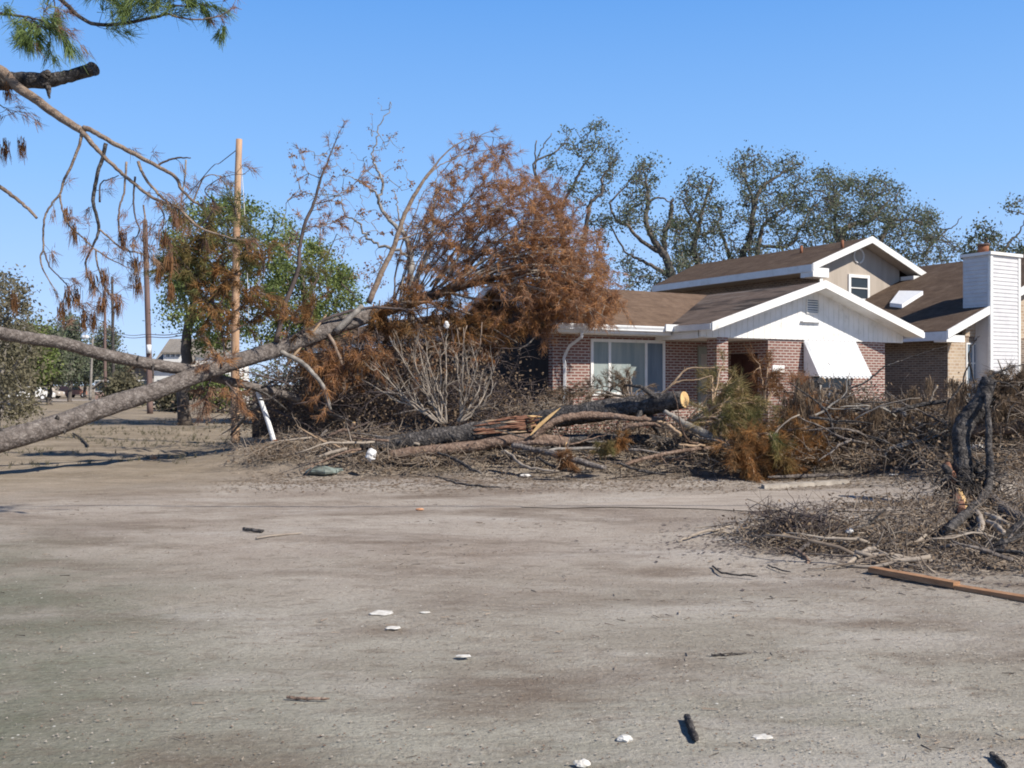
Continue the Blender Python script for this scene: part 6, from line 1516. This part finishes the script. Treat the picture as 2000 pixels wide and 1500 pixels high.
brush("brush", "thicket of dead branches and rust leaves in the shade below the fallen trunk",
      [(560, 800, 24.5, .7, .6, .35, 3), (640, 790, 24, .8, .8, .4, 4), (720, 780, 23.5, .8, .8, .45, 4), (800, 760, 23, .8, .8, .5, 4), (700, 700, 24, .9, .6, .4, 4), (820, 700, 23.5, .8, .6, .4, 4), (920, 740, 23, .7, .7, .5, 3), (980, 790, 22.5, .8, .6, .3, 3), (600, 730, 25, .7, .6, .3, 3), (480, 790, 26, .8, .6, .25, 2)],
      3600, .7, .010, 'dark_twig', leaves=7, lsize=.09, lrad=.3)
brush("brush", "low debris of bark strips and twigs in the right foreground",
      [(1500, 1035, 10.7, .32, .25, .02, 1.5), (1580, 1050, 10.0, .4, .35, .03, 4), (1700, 1060, 10.0, .5, .4, .035, 4), (1830, 1055, 10.4, .6, .5, .035, 5), (1950, 1070, 9.8, .6, .5, .045, 5), (1900, 1000, 12, .8, .5, .10, 6), (2030, 1030, 10.8, .7, .7, .12, 5), (1780, 995, 12.2, .6, .3, .03, 3), (1980, 960, 13, .7, .7, .14, 5), (1930, 1120, 8.9, .6, .3, .02, 3)],
      3500, .32, .008, leaves=4, lsize=.045, lrad=.10)
brush("brush", "round twiggy bundle casting a dark shadow on the right debris patch", [(1560, 1035, 10.2, .17, .17, .10, 3), (1600, 1055, 10.0, .14, .12, .04, 1)], 620, .36, .0065, 'dark_twig', leaves=3, lsize=.035, lrad=.07)
brush("brush", "dark little twig tuft beyond the right debris patch", [(1492, 1002, 12.3, .12, .08, .05, 1), (1545, 1008, 12, .3, .1, .02, 1)], 120, .3, .005, 'dark_twig')
# hanging brown moss like tufts on the right heap
nb = MB(); P_ = []
for k in range(190):
    x = RNG.uniform(1520, 2080); y = RNG.uniform(775, 885) if k % 4 else RNG.uniform(740, 800)
    if k % 4 == 0: x = RNG.choice([1565, 1590, 1650, 1790, 1815, 1865, 1880, 1960, 1985]) + RNG.normal(0, 8)
    P_.append(P(x, y, RNG.uniform(17.5, 19.5) if x < 1850 else RNG.uniform(16, 18)))
add_needles(nb, P_, np.tile([0, 0, -1.0], (len(P_), 1)), 34, .30, .014, .28, .3)
tag(nb.build("dead_foliage", M['dead_leaf']), "withered brown foliage hanging in the right brushwood heap", None, kind="stuff")
nb = MB(); P_ = [P(RNG.uniform(1540, 1620), RNG.uniform(760, 880), RNG.uniform(18.6, 19.6)) for _ in range(60)] + [P(RNG.uniform(1620, 1700), RNG.uniform(790, 860), RNG.uniform(18.6, 19.6)) for _ in range(30)]
add_needles(nb, P_, np.tile([0, 0, -1.0], (len(P_), 1)), 30, .25, .014, .5, .3)
tag(nb.build("dead_foliage", M['rust_leaf']), "rust coloured withered needles around the leaning dark limb", None, kind="stuff")
M['dry_leaf'] = leafmat('dry_leaf', [(.25, C(.17,.12,.08)), (.5, C(.30,.22,.145)), (.75, C(.44,.35,.25))], 6, .2)
# litter on the ground
def litter(name, label, n, mat, size, fn, kind='leaf'):
    mb = MB(); V = []
    k = 0
    while k < n:
        Y = 3.6 + 15 * RNG.random() ** 1.25; x = RNG.uniform(-.72, .72) * Y
        if RNG.random() > fn(x, Y): continue
        k += 1
        z = gz(x, Y) + .028 * mnoise.noise(Vector((x * .5, Y * .8, 0))) + .012 * mnoise.noise(Vector((x * 2.3, Y * 3, 4)))
        a = RNG.uniform(0, 6.28); s = size * RNG.uniform(.4, 1.5)
        d = np.array([math.cos(a), math.sin(a), RNG.uniform(0, .16)]); e = np.array([-math.sin(a), math.cos(a), RNG.uniform(-.15, .15)])
        p = np.array([x, Y, z - .005])
        if kind == 'leaf': V += [p, p + d * s * .5 + e * s * .25, p + d * s, p + d * s * .5 - e * s * .25]
        elif kind == 'twig': 
            w = s * .04 + .0012; V += [p - e * w, p + e * w * .3 + (0, 0, w * 2), p + d * s * (1, 1, .2) + (0, 0, w), p + d * s * (1, 1, .2) - e * w]
        else:
            r = s * .5; V += [p + (-r, 0, 0), p + (0, -r * .8, r * .5), p + (r, 0, 0), p + (0, r * .8, r * .7)]
    V = np.array(V); V[:, 2] = np.maximum(V[:, 2], -.03)
    mb.add(V, np.arange(len(V)).reshape(-1, 4)); return tag(mb.build(name, M[mat]), label, None, kind="stuff")
def nz(x, y, a=.5, b=1.3, o=0): return mnoise.noise(Vector((x * a, y * b, o)))
front = lambda x, Y: max(math.exp(-((x - 4.6) / 1.5) ** 2 - ((Y - 10.3) / 1.3) ** 2), math.exp(-((x - 5.6) / 1.5) ** 2 - ((Y - 12) / 1.5) ** 2), math.exp(-((x - 3.0) / .9) ** 2 - ((Y - 10.2) / .8) ** 2))
bands = lambda x, Y: (.04 + .96 * sstep(.12, .42, nz(x, Y, .45, 1.0, 2) + .25 * nz(x, Y, 2, 3, 5))) * (1.0 if x > -Y * .12 else .22)
heap = lambda x, Y: sstep(14.2, 16.8, Y + .5 * nz(x, Y, 1, 1, 8)) * sstep(-5.2, -3.6, x) * .9
litter("leaf_litter", "scattered dry leaves on the dirt lot", 6500, 'dry_leaf', .013, bands)
litter("leaf_litter", "dense chips and leaves around the foot of the heap", 16000, 'dead_leaf', .055, heap)
litter("leaf_litter", "dark bark chips and leaves under the right foreground debris", 9000, 'dark_twig', .05, front)
litter("bark_chips", "light wood chips mixed in the right foreground debris", 2200, 'pale_twig', .05, front)
litter("bark_chips", "light wood chips mixed around the foot of the heap", 2200, 'pale_twig', .05, heap)
litter("twig_litter", "small broken twigs strewn over the dirt lot", 1500, 'brush_twig', .055, lambda x, Y: bands(x, Y) * .5 + heap(x, Y), 'twig')
litter("gravel", "pale gravel stones scattered over the lot", 9000, 'concrete', .013, lambda x, Y: .25 + .75 * sstep(0, 3, x), 'stone')
litter("gravel", "dark gravel stones scattered over the lot", 5000, 'red_bark', .011, lambda x, Y: .4 + .6 * sstep(-.2, .3, nz(x, Y)), 'stone')
# dry weeds on the far left ground
nb = MB(); P_ = []
for k in range(1500):
    Y = RNG.uniform(17.5, 46); x = RNG.uniform(-.56, -.20) * Y
    if nz(x, Y, .3, .35, 11) < -.05: continue
    P_.append((x, Y, 0.0))
add_needles(nb, P_, np.tile([0, 0, 1.0], (len(P_), 1)), 9, .11, .010, .6, 0)
tag(nb.build("dry_grass", M['pale_leaf']), "dry tufts of grass on the lot behind the leaning trunks", None, kind="stuff")
